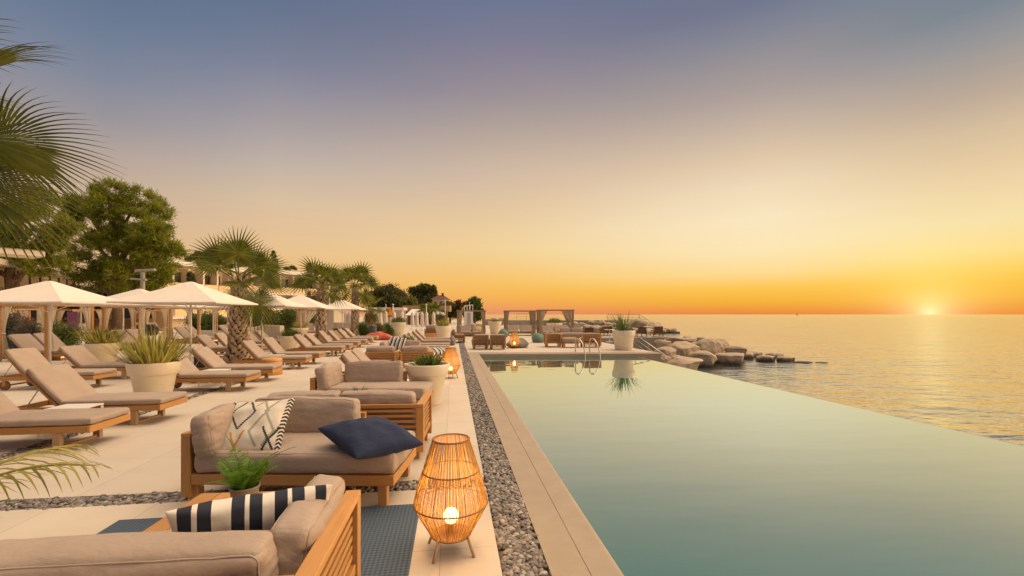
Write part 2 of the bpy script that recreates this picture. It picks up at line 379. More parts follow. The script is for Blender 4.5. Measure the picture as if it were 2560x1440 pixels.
def pillow_mesh(w, h, t, seed=0, n=26, pinch=0.09, wr=0.008):
    b = MB()
    for sg in (1, -1):
        vs = []; fs = []; uvs = []
        for j in range(n + 1):
            for i in range(n + 1):
                a = math.sin((i / n - 0.5) * PI); c = math.sin((j / n - 0.5) * PI)
                x = a * (1 - pinch * (1 - c * c) * abs(a)); y = c * (1 - pinch * (1 - a * a) * abs(c))
                z = t * 0.5 * max(0, (1 - a * a) * (1 - c * c)) ** 0.42
                z += noise.noise(Vector((a * 3 + seed, c * 3, sg))) * wr * (1 - a ** 6) * (1 - c ** 6) * 3
                vs.append((x * w / 2, y * h / 2, sg * z))
        for j in range(n):
            for i in range(n):
                q = (j * (n + 1) + i, j * (n + 1) + i + 1, (j + 1) * (n + 1) + i + 1, (j + 1) * (n + 1) + i)
                uv = [(vs[k][0] / w + 0.5, vs[k][1] / h + 0.5) for k in q]
                if sg < 0: q = q[::-1]; uv = uv[::-1]
                fs.append(q); uvs.append(uv)
        b.add(vs, fs, uvs)
    return b
# ------------------------------------------------------------------ setting
def water(name, body, refl, rough, build_h, strength, dist, tint=(1, 1, 1)):
    m = bpy.data.materials.new(name); m.use_nodes = True; t = m.node_tree
    for n in list(t.nodes): t.nodes.remove(n)
    out = t.nodes.new('ShaderNodeOutputMaterial'); mx = t.nodes.new('ShaderNodeMixShader')
    df = t.nodes.new('ShaderNodeBsdfDiffuse'); gl = t.nodes.new('ShaderNodeBsdfGlossy'); fr = t.nodes.new('ShaderNodeLayerWeight')
    df.inputs[0].default_value = (*body, 1); gl.inputs[0].default_value = (*tint, 1); gl.inputs['Roughness'].default_value = rough
    b = t.nodes.new('ShaderNodeBump'); b.inputs['Strength'].default_value = strength; b.inputs['Distance'].default_value = dist
    t.links.new(build_h(t), b.inputs['Height'])
    for n in (gl, fr): t.links.new(b.outputs[0], n.inputs['Normal'])
    fac = mth(t, 'MAXIMUM', mth(t, 'SUBTRACT', 1.0, mth(t, 'MULTIPLY', mth(t, 'SUBTRACT', 1.0, fr.outputs['Facing']), refl)), 0.06)
    t.links.new(fac, mx.inputs[0]); t.links.new(df.outputs[0], mx.inputs[1]); t.links.new(gl.outputs[0], mx.inputs[2])
    t.links.new(mx.outputs[0], out.inputs[0]); return m
def sea_h(t):
    a = noi(t, coord(t, 'Object', (0.22, 0.5, 1), rot=(0, 0, R(40))), 1.0, 3, 0.5)
    b = noi(t, coord(t, 'Object', (1.0, 2.1, 1), rot=(0, 0, R(38))), 1.0, 4, 0.55)
    c = noi(t, coord(t, 'Object', (0.03, 0.06, 1), rot=(0, 0, R(45))), 1.0, 2, 0.5)
    h = mth(t, 'ADD', mth(t, 'MULTIPLY', a, 0.6), mth(t, 'MULTIPLY', b, 0.34))
    return mth(t, 'ADD', h, mth(t, 'MULTIPLY', c, 1.4))
def pool_h(t):
    return noi(t, coord(t, 'Object', (0.5, 1.6, 1), rot=(0, 0, R(8))), 1.3, 2, 0.4)
M['sea'] = water('sea_water', (0.03, 0.06, 0.045), 1.5, 0.10, sea_h, 1.0, 0.30)
M['pool'] = water('pool_water', (0.078, 0.178, 0.15), 1.54, 0.0, pool_h, 0.06, 0.05, (0.93, 1.0, 0.99))
SEA_Z = -1.2
b = MB(); b.add([(-30000, -3000, SEA_Z), (30000, -3000, SEA_Z), (30000, 40000, SEA_Z), (-30000, 40000, SEA_Z)], [(0, 1, 2, 3)])
struct(b.build('sea', M['sea']))

def stone(name, a, b_, jx=None, jy=None, ox=0.0, oy=0.0, sc=2.5, spk=0.0):
    m = mat(name, a, 0.75); t = m.node_tree; v = coord(t)
    col = nmix(t, mr(t, noi(t, v, sc, 5), 0.3, 0.7), a, b_)
    big = noi(t, v, 0.35, 3); col = nmix(t, mr(t, big, 0.35, 0.7, 0, 0.35), col, tuple(x * 0.82 for x in a))
    if spk:
        s = noi(t, v, 190, 2, 0.6); col = nmix(t, mr(t, s, 0.52, 0.66, 0, spk), col, tuple(x * 0.45 for x in a))
    if jx:
        sp = t.nodes.new('ShaderNodeSeparateXYZ'); t.links.new(v, sp.inputs[0])
        fx = mth(t, 'FRACT', mth(t, 'DIVIDE', mth(t, 'SUBTRACT', sp.outputs[0], ox), jx))
        fy = mth(t, 'FRACT', mth(t, 'DIVIDE', mth(t, 'SUBTRACT', sp.outputs[1], oy), jy))
        jt = mth(t, 'MAXIMUM', mth(t, 'LESS_THAN', fx, 0.006 / jx), mth(t, 'LESS_THAN', fy, 0.006 / jy))
        wn = t.nodes.new('ShaderNodeTexWhiteNoise'); cb = t.nodes.new('ShaderNodeCombineXYZ')
        t.links.new(mth(t, 'FLOOR', mth(t, 'DIVIDE', mth(t, 'SUBTRACT', sp.outputs[0], ox), jx)), cb.inputs[0]); t.links.new(mth(t, 'FLOOR', mth(t, 'DIVIDE', mth(t, 'SUBTRACT', sp.outputs[1], oy), jy)), cb.inputs[1])
        t.links.new(cb.outputs[0], wn.inputs[0]); hs = t.nodes.new('ShaderNodeHueSaturation'); t.links.new(col, hs.inputs['Color']); t.links.new(mr(t, wn.outputs[0], 0, 1, 0.93, 1.04), hs.inputs['Value']); col = hs.outputs[0]
        st = noi(t, v, 1.3, 6, 0.7); col = nmix(t, mr(t, st, 0.56, 0.75, 0, 0.30), col, tuple(x * 0.66 for x in a))
        col = nmix(t, mth(t, 'MULTIPLY', jt, 0.55), col, tuple(x * 0.4 for x in a))
    setc(m, col); bump(m, noi(t, v, 70, 4, 0.7), 0.12, 0.004); return m
M['deck'] = stone('pale_deck_slabs', (0.565, 0.485, 0.39), (0.615, 0.53, 0.43), 0.8, 1.2, -0.087, 0.68, 2.0)
M['coping'] = stone('pool_coping_stone', (0.36, 0.285, 0.205), (0.41, 0.33, 0.245), sc=5, spk=0.55)
def poly(b, pts, z0, z1):
    n = len(pts)
    vs = [(p[0], p[1], z1) for p in pts] + [(p[0], p[1], z0) for p in pts]
    fs = [tuple(range(n))] + [(i, n + i, n + (i + 1) % n, (i + 1) % n) for i in range(n)]
    return b.add(vs, fs)
b = MB()
def rect(x0, x1, y0, y1): return [(x0, y0), (x1, y0), (x1, y1), (x0, y1)]
XG, XW = 0.30, 0.12
for r in (rect(-4.92, 0.30, -4, 4.16), rect(-4.92, 0.30, 4.40, 40), rect(-40, -5.12, -4, 4.16), rect(-40, -5.12, 4.40, 40)):
    poly(b, r, -0.12, 0.0)
poly(b, [(0.60, 18.95), (8.5, 18.15), (8.5, 40), (0.60, 40)], -0.12, 0.0)
poly(b, rect(0.30, 0.60, 32, 40), -0.12, 0.0)
struct(b.build('deck', M['deck']))
# land under and beyond the deck
land = [(0.62, -40), (0.62, 18.6), (8.45, 17.9), (8.45, 29), (14.8, 29.3), (14.8, 36), (10.5, 37), (10.5, 56), (20.6, 57.6), (20.6, 60), (9, 64), (5.6, 92), (3, 130), (-60, 320), (-600, 420), (-600, -40)]
b = MB(); poly(b, land, -3.0, -0.10); struct(b.build('ground', M['deck']))
b = MB(); poly(b, [(8.62, 29.0), (15.2, 29.2), (15.2, 36.3), (8.62, 36.3)], -3, 0.02); struct(b.build('sea_terrace', M['stone_wall']))
# pool
b = MB(); b.add([(0.9, -5, -0.16), (7.55, -5, -0.16), (7.55, 18.6, -0.16), (0.9, 18.6, -0.16)], [(0, 1, 2, 3)])
struct(b.build('pool_water', M['pool']))
b = MB(); b.box(7.55, 7.61, -5, 18.05, -3, -0.164); b.box(1.1, 7.55, -5.1, -5.0, -3, -0.164); struct(b.build('pool_wall', M['stone_wall']))
def strip(b, prof, line):
    """profile (offset towards the pool, z) swept along a straight line"""
    (x0, y0), (x1, y1) = line; d = Vector((x1 - x0, y1 - y0)).normalized(); nrm = Vector((d.y, -d.x)); n = len(prof)
    vs = [(x0 + nrm.x * o, y0 + nrm.y * o, z) for o, z in prof] + [(x1 + nrm.x * o, y1 + nrm.y * o, z) for o, z in prof]
    fs = [(i, i + 1, n + i + 1, n + i) for i in range(n - 1)]
    fs += [tuple(range(n)), tuple(range(2 * n - 1, n - 1, -1))]
    return b.add(vs, [f[::-1] for f in fs])
rp = [(0.46 - 0.05 + 0.05 * math.sin(a), -0.05 + 0.05 * math.cos(a)) for a in [PI / 2 * i / 6 for i in range(7)]]
prof2 = [(0.241, -0.5), (0.241, -0.003), (0.243, 0.0)] + rp + [(0.46, -0.5)]
prof1 = [(0.0, -0.5), (0.0, 0.0), (0.2352, 0.0), (0.237, -0.003), (0.237, -0.5)]
b = MB(); strip(b, prof1, ((0.60, -5), (0.60, 18.5))); strip(b, prof2, ((0.60, -5), (0.60, 18.5))); b.box(0.8372, 0.8408, -5, 18.4, -0.4, -0.005)
struct(b.build('pool_coping', M['coping']))
b = MB(); pr = [(o, z) for o, z in [(0.0, -0.6), (0.0, -0.008), (0.02, -0.004)] + [(x + 0.06, z - 0.004) for x, z in rp] + [(0.52, -0.6)]]
strip(b, pr, ((0.602, 18.95), (8.6, 18.14)))
struct(b.build('pool_end_coping', M['coping']))
# gravel
def gravel_mat():
    m = mat('river_pebbles', (0.3, 0.27, 0.24), 0.6); t = m.node_tree
    g = t.nodes.new('ShaderNodeNewGeometry'); r = t.nodes.new('ShaderNodeValToRGB'); r.color_ramp.interpolation = 'LINEAR'
    e = r.color_ramp.elements; e[0].position = 0; e[0].color = (0.085, 0.072, 0.064, 1); e[1].position = 1; e[1].color = (0.50, 0.44, 0.375, 1)
    for p, c in ((0.3, (0.165, 0.142, 0.128)), (0.55, (0.23, 0.205, 0.19)), (0.75, (0.30, 0.235, 0.18)), (0.9, (0.35, 0.325, 0.30))):
        x = e.new(p); x.color = (*c, 1)
    t.links.new(g.outputs['Random Per Island'], r.inputs[0]); v = coord(t)
    setc(m, nmix(t, mr(t, noi(t, v, 60, 3), 0.4, 0.7, 0, 0.35), r.outputs[0], (0.14, 0.12, 0.10))); return m
M['gravel'] = gravel_mat()
def ico(sub):
    bm = bmesh.new(); bmesh.ops.create_icosphere(bm, subdivisions=sub, radius=1.0); bm.verts.ensure_lookup_table()
    r = ([v.co.copy() for v in bm.verts], [tuple(v.index for v in f.verts) for f in bm.faces]); bm.free(); return r
ICO1, ICO2, ICO3, ICO4 = ico(1), ico(2), ico(3), ico(4)
def pebbles(b, x0, x1, y0, y1, r0, r1, dens, rng, z=-0.03):
    n = int((x1 - x0) * (y1 - y0) * dens)
    for _ in range(n):
        x, y = rng.uniform(x0 + 0.01, x1 - 0.01), rng.uniform(y0, y1); rr = rng.uniform(r0, r1)
        T = ICO2 if math.hypot(x, y) < 5.5 else ICO1
        e = Euler((rng.uniform(-.5, .5), rng.uniform(-.5, .5), rng.uniform(0, 6.3))).to_matrix()
        s = Vector((rr * rng.uniform(1.0, 1.5), rr * rng.uniform(0.8, 1.1), rr * rng.uniform(0.5, 0.8)))
        o = Vector((x, y, z + rng.uniform(0.0, 0.022) + s.z * 0.3))
        b.add([o + e @ Vector((p.x * s.x, p.y * s.y, p.z * s.z)) for p in T[0]], T[1])
rng = random.Random(3); b = MB()
b.box(0.295, 0.605, -4, 32, -0.2, -0.032); b.box(-40, 0.29, 4.1, 4.45, -0.2, -0.034); b.box(-5.14, -4.9, -4, 40, -0.2, -0.036)
pebbles(b, 0.30, 0.60, 1.4, 6, 0.0125, 0.023, 2800, rng)
pebbles(b, 0.30, 0.60, 6, 14, 0.014, 0.024, 1800, rng)
pebbles(b, 0.30, 0.60, 14, 32, 0.022, 0.034, 600, rng)
pebbles(b, -5.1, 0.29, 4.16, 4.40, 0.013, 0.024, 2200, rng)
pebbles(b, -5.12, -4.92, 4.4, 14, 0.018, 0.03, 1100, rng)
gv = b.build('gravel', M['gravel'], None, True); tag(gv, 'grey and brown river pebbles filling the channels between pale slabs', 'gravel', kind='stuff')
# ------------------------------------------------------------------ sofas
def slats(b, x0, x1, z0, z1, n, th, along='x', y=0.0, h=0.028):
    for i in range(n):
        z = z0 + (z1 - z0) * (i + 0.5) / n
        if along == 'x': b.box(x0, x1, y - th / 2, y + th / 2, z - h / 2, z + h / 2)
        else: b.box(y - th / 2, y + th / 2, x0, x1, z - h / 2, z + h / 2)
def sofa(label, loc, rz, Ln=1.77, D=0.87, arm=1.0, back=1.2, cushions=((0.2, 1.2),), side=True, top=0.615, seed=1, group=None, ctop=0.75, right_arm=False, wood_='teak', cm='taupe', kind='garden_sofa', cat='sofa', pipe=False):
    """front edge along local x (0 = arm end), back towards +y"""
    t = thing(kind, label, cat, loc, rz, group); W = M[wood_]; bv = 0.004
    b = MB()
    b.box(0.085, Ln, 0.0, 0.035, 0.19, 0.275); b.box(0.085, Ln, D - 0.10, D - 0.065, 0.19, 0.275); b.box(Ln - 0.035, Ln, 0.036, D - 0.101, 0.19, 0.275)
    for i in range(7): b.box(0.087, Ln - 0.037, 0.08 + i * 0.1, 0.14 + i * 0.1, 0.255, 0.273)
    b.build('seat_frame', W, t, bevel=bv)
    for (x, y) in ((0.05, 0.03), (Ln - 0.14, 0.03), (0.05, D - 0.13), (Ln - 0.14, D - 0.13)):
        b = MB(); b.box(x, x + 0.075, y, y + 0.075, 0.0, 0.188); b.build('leg', W, t, bevel=bv)
    if arm:
        for xa in ([0.0, Ln + 0.002] if right_arm else [0.0]):
            b = MB()
            b.box(xa, xa + 0.08, 0.0, 0.085, 0.085, top - 0.037); b.box(xa, xa + 0.08, D - 0.085, D, 0.085, top - 0.037)
            b.box(xa, xa + 0.08, 0.0, D, top - 0.035, top); b.box(xa + 0.01, xa + 0.07, 0.087, D - 0.087, 0.19, 0.245)
            slats(b, 0.087, D - 0.087, 0.26, top - 0.045, 6, 0.03, 'y', xa + 0.04)
            b.build('arm_panel', W, t, bevel=bv)
    if back:
        b = MB(); x0 = 0.082 if arm else 0.0
        b.box(x0, back, D - 0.055, D - 0.002, top - 0.04, top - 0.002); b.box(x0, back, D - 0.05, D - 0.01, 0.10, 0.15)
        b.box(back - 0.055, back - 0.002, D - 0.06, D - 0.004, 0.152, top - 0.042)
        mid = (x0 + back) / 2; b.box(mid - 0.02, mid + 0.02, D - 0.062, D - 0.034, 0.152, top - 0.042)
        slats(b, x0, back - 0.057, 0.16, top - 0.045, 7, 0.02, 'x', D - 0.022)
        b.build('back_panel', W, t, bevel=bv)
    F = M[cm]; x0 = 0.1 if arm else 0.0
    cushion('seat_cushion', Ln - x0 + 0.01, D - 0.1, 0.18, F, t, ((Ln + x0) / 2 + 0.005, (D - 0.1) / 2 - 0.0, 0.372), r=0.045, puff=0.014, seed=seed, wr=0.008, n=16, pipe=pipe)
    for i, (a, c) in enumerate(cushions):
        hh = ctop - 0.42
        cushion('back_cushion', c - a, 0.18, hh, F, t, ((a + c) / 2, D - 0.175, 0.43 + hh / 2), (R(-9), R(random.uniform(-1.5, 1.5)), R(random.uniform(-2, 2))), r=0.042, puff=0.02, seed=seed + 5 + i * 3, wr=0.010, n=16, pipe=pipe)
    if side:
        hh = ctop - 0.43
        cushion('side_cushion', 0.18, D - 0.22, hh, F, t, (0.19, (D - 0.28) / 2, 0.43 + hh / 2), (0, R(-10), 0), r=0.045, puff=0.026, seed=seed + 11, wr=0.012, n=16, pipe=pipe)
    return t
GS = 'teak lounge sofas round the low tables'
sofa('taupe sofa nearest the viewer, its slatted teak arm at the right', (-0.515, 2.61, 0), R(180), cushions=((0.22, 1.35),), back=1.35, seed=2, group=GS, pipe=True, ctop=0.705)
s2 = sofa('taupe sofa with patterned and navy cushions, beside the lit lantern', (-2.235, 4.03, 0), R(-8.5), cushions=((0.22, 1.22),), back=1.25, seed=3, group=GS, pipe=True, ctop=0.77)
sofa('taupe sofa seen from its slatted back, in front of the big white planter', (-0.27, 5.87, 0), R(176.5), cushions=((0.12, 0.93), (0.95, 1.72)), back=1.75, side=False, seed=4, group=GS, pipe=True, ctop=0.72)
sofa('taupe sofa facing the pool end, left of the big white planter', (-2.2, 7.28, 0), R(-8), cushions=((0.3, 1.25),), back=1.3, seed=5, group=GS, pipe=True, ctop=0.79)
g3 = 'slatted teak seats behind the paired loungers'
sofa('slatted teak seat seen from behind, left of the pair beyond the big planter', (-1.46, 12.85, 0), R(180), Ln=0.82, D=0.8, cushions=((0.1, 0.8),), back=0.82, side=False, seed=6, group=g3, ctop=0.74, kind='garden_chair', cat='armchair')
sofa('slatted teak seat seen from behind, right of the pair beyond the big planter', (-0.56, 12.85, 0), R(180), Ln=0.82, D=0.8, cushions=((0.1, 0.8),), back=0.82, side=False, seed=7, group=g3, ctop=0.74, kind='garden_chair', cat='armchair')
sofa('taupe sofa holding the black and white striped cushion upright', (-2.3, 14.0, 0), R(-4), Ln=1.7, cushions=((0.5, 1.2),), back=1.25, seed=8, group=GS, ctop=0.76)

# scatter cushions
def stripes_mat(name, bands):
    m = mat(name, (0.7, 0.66, 0.58), 0.85); t = m.node_tree
    c = t.nodes.new('ShaderNodeTexCoord'); s = t.nodes.new('ShaderNodeSeparateXYZ'); t.links.new(c.outputs['UV'], s.inputs[0])
    r = t.nodes.new('ShaderNodeValToRGB'); r.color_ramp.interpolation = 'CONSTANT'; e = r.color_ramp.elements
    W_, K_ = (0.72, 0.67, 0.58, 1), (0.018, 0.022, 0.04, 1)
    e[0].position = 0; e[0].color = W_; e[1].position = bands[0]; e[1].color = K_; k = 0
    for p in bands[1:]:
        x = e.new(p); x.color = W_ if k % 2 == 0 else K_; k += 1
    t.links.new(s.outputs[0], r.inputs[0]); setc(m, r.outputs[0]); v = coord(t)
    bump(m, mth(t, 'ADD', noi(t, v, 8, 3), mth(t, 'MULTIPLY', noi(t, v, 500, 2), 0.05)), 0.3, 0.02); return m
M['stripe'] = stripes_mat('navy_striped_cotton', [0.06, 0.14, 0.17, 0.25, 0.36, 0.44, 0.465, 0.545, 0.62, 0.70, 0.73, 0.81, 0.88, 0.955])
M['stripe2'] = stripes_mat('black_striped_cotton', [0.10, 0.13, 0.155, 0.25, 0.34, 0.37, 0.395, 0.49, 0.56, 0.59, 0.615, 0.71, 0.78, 0.81, 0.84, 0.93])
def diamond_mat():
    m = mat('embroidered_diamonds', (0.7, 0.64, 0.53), 0.9); t = m.node_tree
    c = t.nodes.new('ShaderNodeTexCoord'); s = t.nodes.new('ShaderNodeSeparateXYZ'); t.links.new(c.outputs['UV'], s.inputs[0])
    U, V = s.outputs[0], s.outputs[1]
    stair = mth(t, 'MULTIPLY', mth(t, 'ROUND', mth(t, 'MULTIPLY', V, 34)), 1 / 34)   # stitched steps
    su = mth(t, 'ADD', U, mth(t, 'MULTIPLY', mth(t, 'PINGPONG', mth(t, 'MULTIPLY', V, 34), 0.5), 0.012))
    def zig(off, amp, per, ph):
        x = mth(t, 'ABSOLUTE', mth(t, 'SUBTRACT', mth(t, 'FRACT', mth(t, 'ADD', mth(t, 'DIVIDE', stair, per), ph)), 0.5))
        return mth(t, 'ABSOLUTE', mth(t, 'SUBTRACT', su, mth(t, 'ADD', off, mth(t, 'MULTIPLY', x, amp))))
    base = (0.70, 0.63, 0.52); black = (0.035, 0.04, 0.045); grey = (0.32, 0.33, 0.25); och = (0.55, 0.27, 0.05)
    col = None
    def lay(col, fac, c2): return nmix(t, fac, col if col is not None else base, c2)
    def band(lo, hi): return mth(t, 'MULTIPLY', mth(t, 'GREATER_THAN', V, lo), mth(t, 'LESS_THAN', V, hi))
    def line(d, w=0.019): return mth(t, 'LESS_THAN', d, w)
    up = band(0.40, 0.97); lo_ = band(0.03, 0.42)
    col = lay(col, mth(t, 'MULTIPLY', line(zig(0.50, 0.40, 0.72, 0.02)), band(0.10, 0.95)), grey)
    col = lay(col, mth(t, 'MULTIPLY', line(zig(0.86, -0.40, 0.72, 0.02)), band(0.10, 0.95)), grey)
    col = lay(col, mth(t, 'MULTIPLY', line(zig(0.10, 0.40, 0.60, 0.33)), up), black)
    col = lay(col, mth(t, 'MULTIPLY', line(zig(0.50, -0.40, 0.60, 0.33)), up), black)
    col = lay(col, mth(t, 'MULTIPLY', line(zig(0.70, 0.40, 0.76, 0.97)), lo_), black)
    col = lay(col, mth(t, 'MULTIPLY', line(zig(0.92, -0.40, 0.76, 0.97)), lo_), black)
    col = lay(col, mth(t, 'MULTIPLY', line(zig(0.18, 0.36, 0.76, 0.97)), band(0.05, 0.36)), och)
    col = lay(col, mth(t, 'MULTIPLY', line(zig(0.46, -0.36, 0.76, 0.97)), band(0.05, 0.36)), och)
    col = lay(col, mth(t, 'MULTIPLY', line(zig(0.42, 0.34, 0.60, 0.33)), band(0.80, 0.97)), och)
    for cx in (0.045, 0.955):
        pl = mth(t, 'ABSOLUTE', mth(t, 'SUBTRACT', U, cx)); fr = mth(t, 'FRACT', mth(t, 'ADD', mth(t, 'MULTIPLY', V, 15), mth(t, 'MULTIPLY', pl, 14)))
        col = lay(col, mth(t, 'MULTIPLY', mth(t, 'LESS_THAN', pl, 0.042), mth(t, 'LESS_THAN', fr, 0.6)), black)
    setc(m, col); v = coord(t); bump(m, mth(t, 'ADD', noi(t, v, 8, 3), mth(t, 'MULTIPLY', noi(t, v, 400, 2), 0.06)), 0.35, 0.02); return m
M['diamond'] = diamond_mat()
def pillow(label, w, h, t, m, loc, rot, seed=1, group=None, **kw):
    o = pillow_mesh(w, h, t, seed, **kw).build('scatter_cushion', m, None, True); o.location = loc; o.rotation_euler = rot
    return tag(o, label, 'cushion', group)
pillow('cream cushion embroidered with black, grey and ochre diamonds', 0.56, 0.52, 0.17, M['diamond'], (-1.71, 4.18, 0.62), (R(50), R(-4), R(-7)), 3)
pillow('plain navy cushion lying on the seat end of a taupe sofa', 0.64, 0.64, 0.24, M['navy'], (-0.70, 3.98, 0.55), (R(11), R(3), R(42)), 5, pinch=0.06)
pillow('navy and white striped lumbar cushion on the nearest sofa', 0.66, 0.38, 0.18, M['stripe'], (-0.93, 2.27, 0.605), (R(122), R(0), R(20)), 7, pinch=0.05)
pillow('black and white striped cushion standing on a far taupe sofa', 0.52, 0.52, 0.16, M['stripe2'], (-1.75, 14.3, 0.66), (R(62), R(6), R(-14)), 8)
pillow('small navy and white cushion behind the second lantern', 0.5, 0.42, 0.15, M['stripe2'], (-0.42, 13.0, 0.55), (R(20), 0, R(30)), 9)
M['yellow'] = fabric('yellow_cotton', (0.5, 0.38, 0.13), (0.55, 0.42, 0.16), 300)

# rug and low tables
def rug_mat():
    m = mat('woven_rug', (0.15, 0.17, 0.19), 0.95); t = m.node_tree; v = coord(t, 'Object', rot=(0, 0, R(45)))
    w = t.nodes.new('ShaderNodeTexChecker'); w.inputs['Scale'].default_value = 46; t.links.new(v, w.inputs[0])
    w.inputs[1].default_value = (0.085, 0.122, 0.172, 1); w.inputs[2].default_value = (0.04, 0.061, 0.096, 1)
    setc(m, nmix(t, mr(t, noi(t, v, 3, 4), 0.3, 0.7, 0, 0.4), w.outputs[0], (0.07, 0.10, 0.135))); bump(m, w.outputs['Fac'], 0.5, 0.004); return m
M['rug'] = rug_mat()
b = MB(); b.box(-2.56, -0.27, 0.9, 3.83, 0.004, 0.013)
tag(b.build('outdoor_rug', M['rug'], bevel=0.004), 'grey woven rug spread under the nearest sofas and table', 'rug')
def low_table(label, loc, rz, w, d, h, m='teak', group=None):
    t = thing('coffee_table', label, 'table', loc, rz, group); b = MB(); n = 6
    for i in range(n): b.box(-w / 2 + w * i / n + 0.003, -w / 2 + w * (i + 1) / n - 0.003, -d / 2, d / 2, h - 0.03, h)
    b.build('tabletop', M[m], t, bevel=0.003)
    b = MB(); b.box(-w / 2, w / 2, -d / 2, -d / 2 + 0.03, h - 0.10, h - 0.032); b.box(-w / 2, w / 2, d / 2 - 0.03, d / 2, h - 0.10, h - 0.032)
    b.box(-w / 2, -w / 2 + 0.03, -d / 2 + 0.032, d / 2 - 0.032, h - 0.10, h - 0.032); b.box(w / 2 - 0.03, w / 2, -d / 2 + 0.032, d / 2 - 0.032, h - 0.10, h - 0.032)
    b.build('apron', M[m], t, bevel=0.003)
    for sx in (-1, 1):
        for sy in (-1, 1):
            b = MB(); x = sx * (w / 2 - 0.07); y = sy * (d / 2 - 0.07); b.box(x - 0.035, x + 0.035, y - 0.035, y + 0.035, 0.0, h - 0.033); b.build('leg', M[m], t, bevel=0.003)
    return t
low_table('square teak coffee table under the potted fern', (-1.33, 2.98, 0.013), R(-3), 0.78, 0.60, 0.37)
low_table('teak coffee table between the second pair of sofas', (-1.35, 6.45, 0), R(-6), 0.72, 0.5, 0.37)

# ------------------------------------------------------------------ plants
def blade(b, base, az, lean, ln, w, curve, fold=0.25, n=5, rng=random):
    d = Vector((math.cos(az), math.sin(az), 0)); s = Vector((-d.y, d.x, 0)); p = Vector(base); th = lean; vs = []; st = ln / n
    for i in range(n + 1):
        ww = w * (0.75 + 0.5 * math.sin(min(1, i / n * 1.6) * PI / 2)) * (1 - (i / n) ** 2.2) + 0.0005
        nr = d * math.cos(th) * -1 + Vector((0, 0, 1)) * math.sin(th)
        vs += [p - s * ww + nr * ww * fold, p.copy(), p + s * ww + nr * ww * fold]
        p = p + (d * math.sin(th) + Vector((0, 0, 1)) * math.cos(th)) * st; th += curve / n
    fs = []
    for i in range(n):
        a = i * 3; fs += [(a, a + 1, a + 4, a + 3), (a + 1, a + 2, a + 5, a + 4)]
    b.add(vs, fs)
def spiky(n, ln, w, spread, rad, rng, maxlean=0.9):
    b = MB()
    for i in range(n):
        a = rng.uniform(0, 2 * PI); r = rad * math.sqrt(rng.random()); c = (r * math.cos(a), r * math.sin(a), 0)
        lean = maxlean * (r / rad) * rng.uniform(0.5, 1.1) + rng.uniform(0, 0.2)
        blade(b, c, a + rng.uniform(-0.5, 0.5), lean, ln * rng.uniform(0.6, 1.1), w * rng.uniform(0.7, 1.2), rng.uniform(0.0, spread), rng=rng)
    return b
def leaf_cloud(b, c, rad, n, size, rng, flat=1.0, shell=0.45, clumps=None, per=None):
    """clumps of small leaf faces scattered through an ellipsoid"""
    clumps = clumps or max(6, n // 14); per = per or max(4, n // clumps); c = Vector(c)
    for _ in range(clumps):
        d = Vector((rng.gauss(0, 1), rng.gauss(0, 1), rng.gauss(0, 1))).normalized(); k = shell + (1 - shell) * rng.random() ** 0.7
        o = c + Vector((d.x * rad[0], d.y * rad[1], d.z * rad[2])) * k; cs = min(size * rng.uniform(1.3, 3.2), 0.3 * max(rad))
        for _ in range(per):
            p = o + Vector((rng.gauss(0, cs), rng.gauss(0, cs), rng.gauss(0, cs * 0.7)))
            e = Euler((rng.uniform(0, 6.3), rng.uniform(0, 6.3), rng.uniform(0, 6.3))).to_matrix(); s = size * rng.uniform(0.6, 1.3)
            b.add([p + e @ Vector(q) for q in ((-s, 0, 0), (0, -s * 0.32, 0), (s, 0, 0), (0, s * 0.32, 0))], [(0, 1, 2, 3)])
def needle_cloud(b, c, rad, clumps, ln, rng, per=16, shell=0.5):
    c = Vector(c)
    for _ in range(clumps):
        d = Vector((rng.gauss(0, 1), rng.gauss(0, 1), rng.gauss(0, 1) + 0.15)).normalized(); k = shell + (1 - shell) * rng.random() ** 0.6
        o = c + Vector((d.x * rad[0], d.y * rad[1], d.z * rad[2])) * k
        for _ in range(per):
            v = (Vector((rng.gauss(0, 1), rng.gauss(0, 1), rng.gauss(0, 1))) + d * 0.9 + Vector((0, 0, 0.4))).normalized()
            s = v.orthogonal().normalized(); s = (Matrix.Rotation(rng.uniform(0, 6.3), 3, v) @ s) * ln * 0.095
            q = o + Vector((rng.gauss(0, 1), rng.gauss(0, 1), rng.gauss(0, 0.8))) * ln * 0.62; l = ln * rng.uniform(0.7, 1.3)
            b.add([q - s, q + s, q + v * l + s * 0.25, q + v * l - s * 0.25], [(0, 1, 2, 3)])
POTP = {
 'wide': [(0.36, 0.0), (0.37, 0.01), (0.475, 0.44), (0.48, 0.445), (0.515, 0.445), (0.53, 0.455), (0.57, 0.655), (0.565, 0.67), (0.54, 0.67), (0.53, 0.655), (0.50, 0.56)],
 'tall': [(0.215, 0.0), (0.225, 0.01), (0.335, 0.53), (0.34, 0.533), (0.355, 0.533), (0.365, 0.545), (0.40, 0.71), (0.398, 0.725), (0.38, 0.725), (0.372, 0.71), (0.35, 0.64)],
 'big': [(0.37, 0.0), (0.385, 0.012), (0.46, 0.62), (0.465, 0.625), (0.485, 0.625), (0.495, 0.64), (0.515, 0.86), (0.51, 0.88), (0.485, 0.88), (0.475, 0.86), (0.46, 0.78)],
 'mid': [(0.30, 0.0), (0.31, 0.01), (0.41, 0.62), (0.415, 0.625), (0.435, 0.625), (0.445, 0.64), (0.49, 0.87), (0.485, 0.885), (0.46, 0.885), (0.45, 0.87), (0.43, 0.78)]}
GP = 'white planters on the terrace'
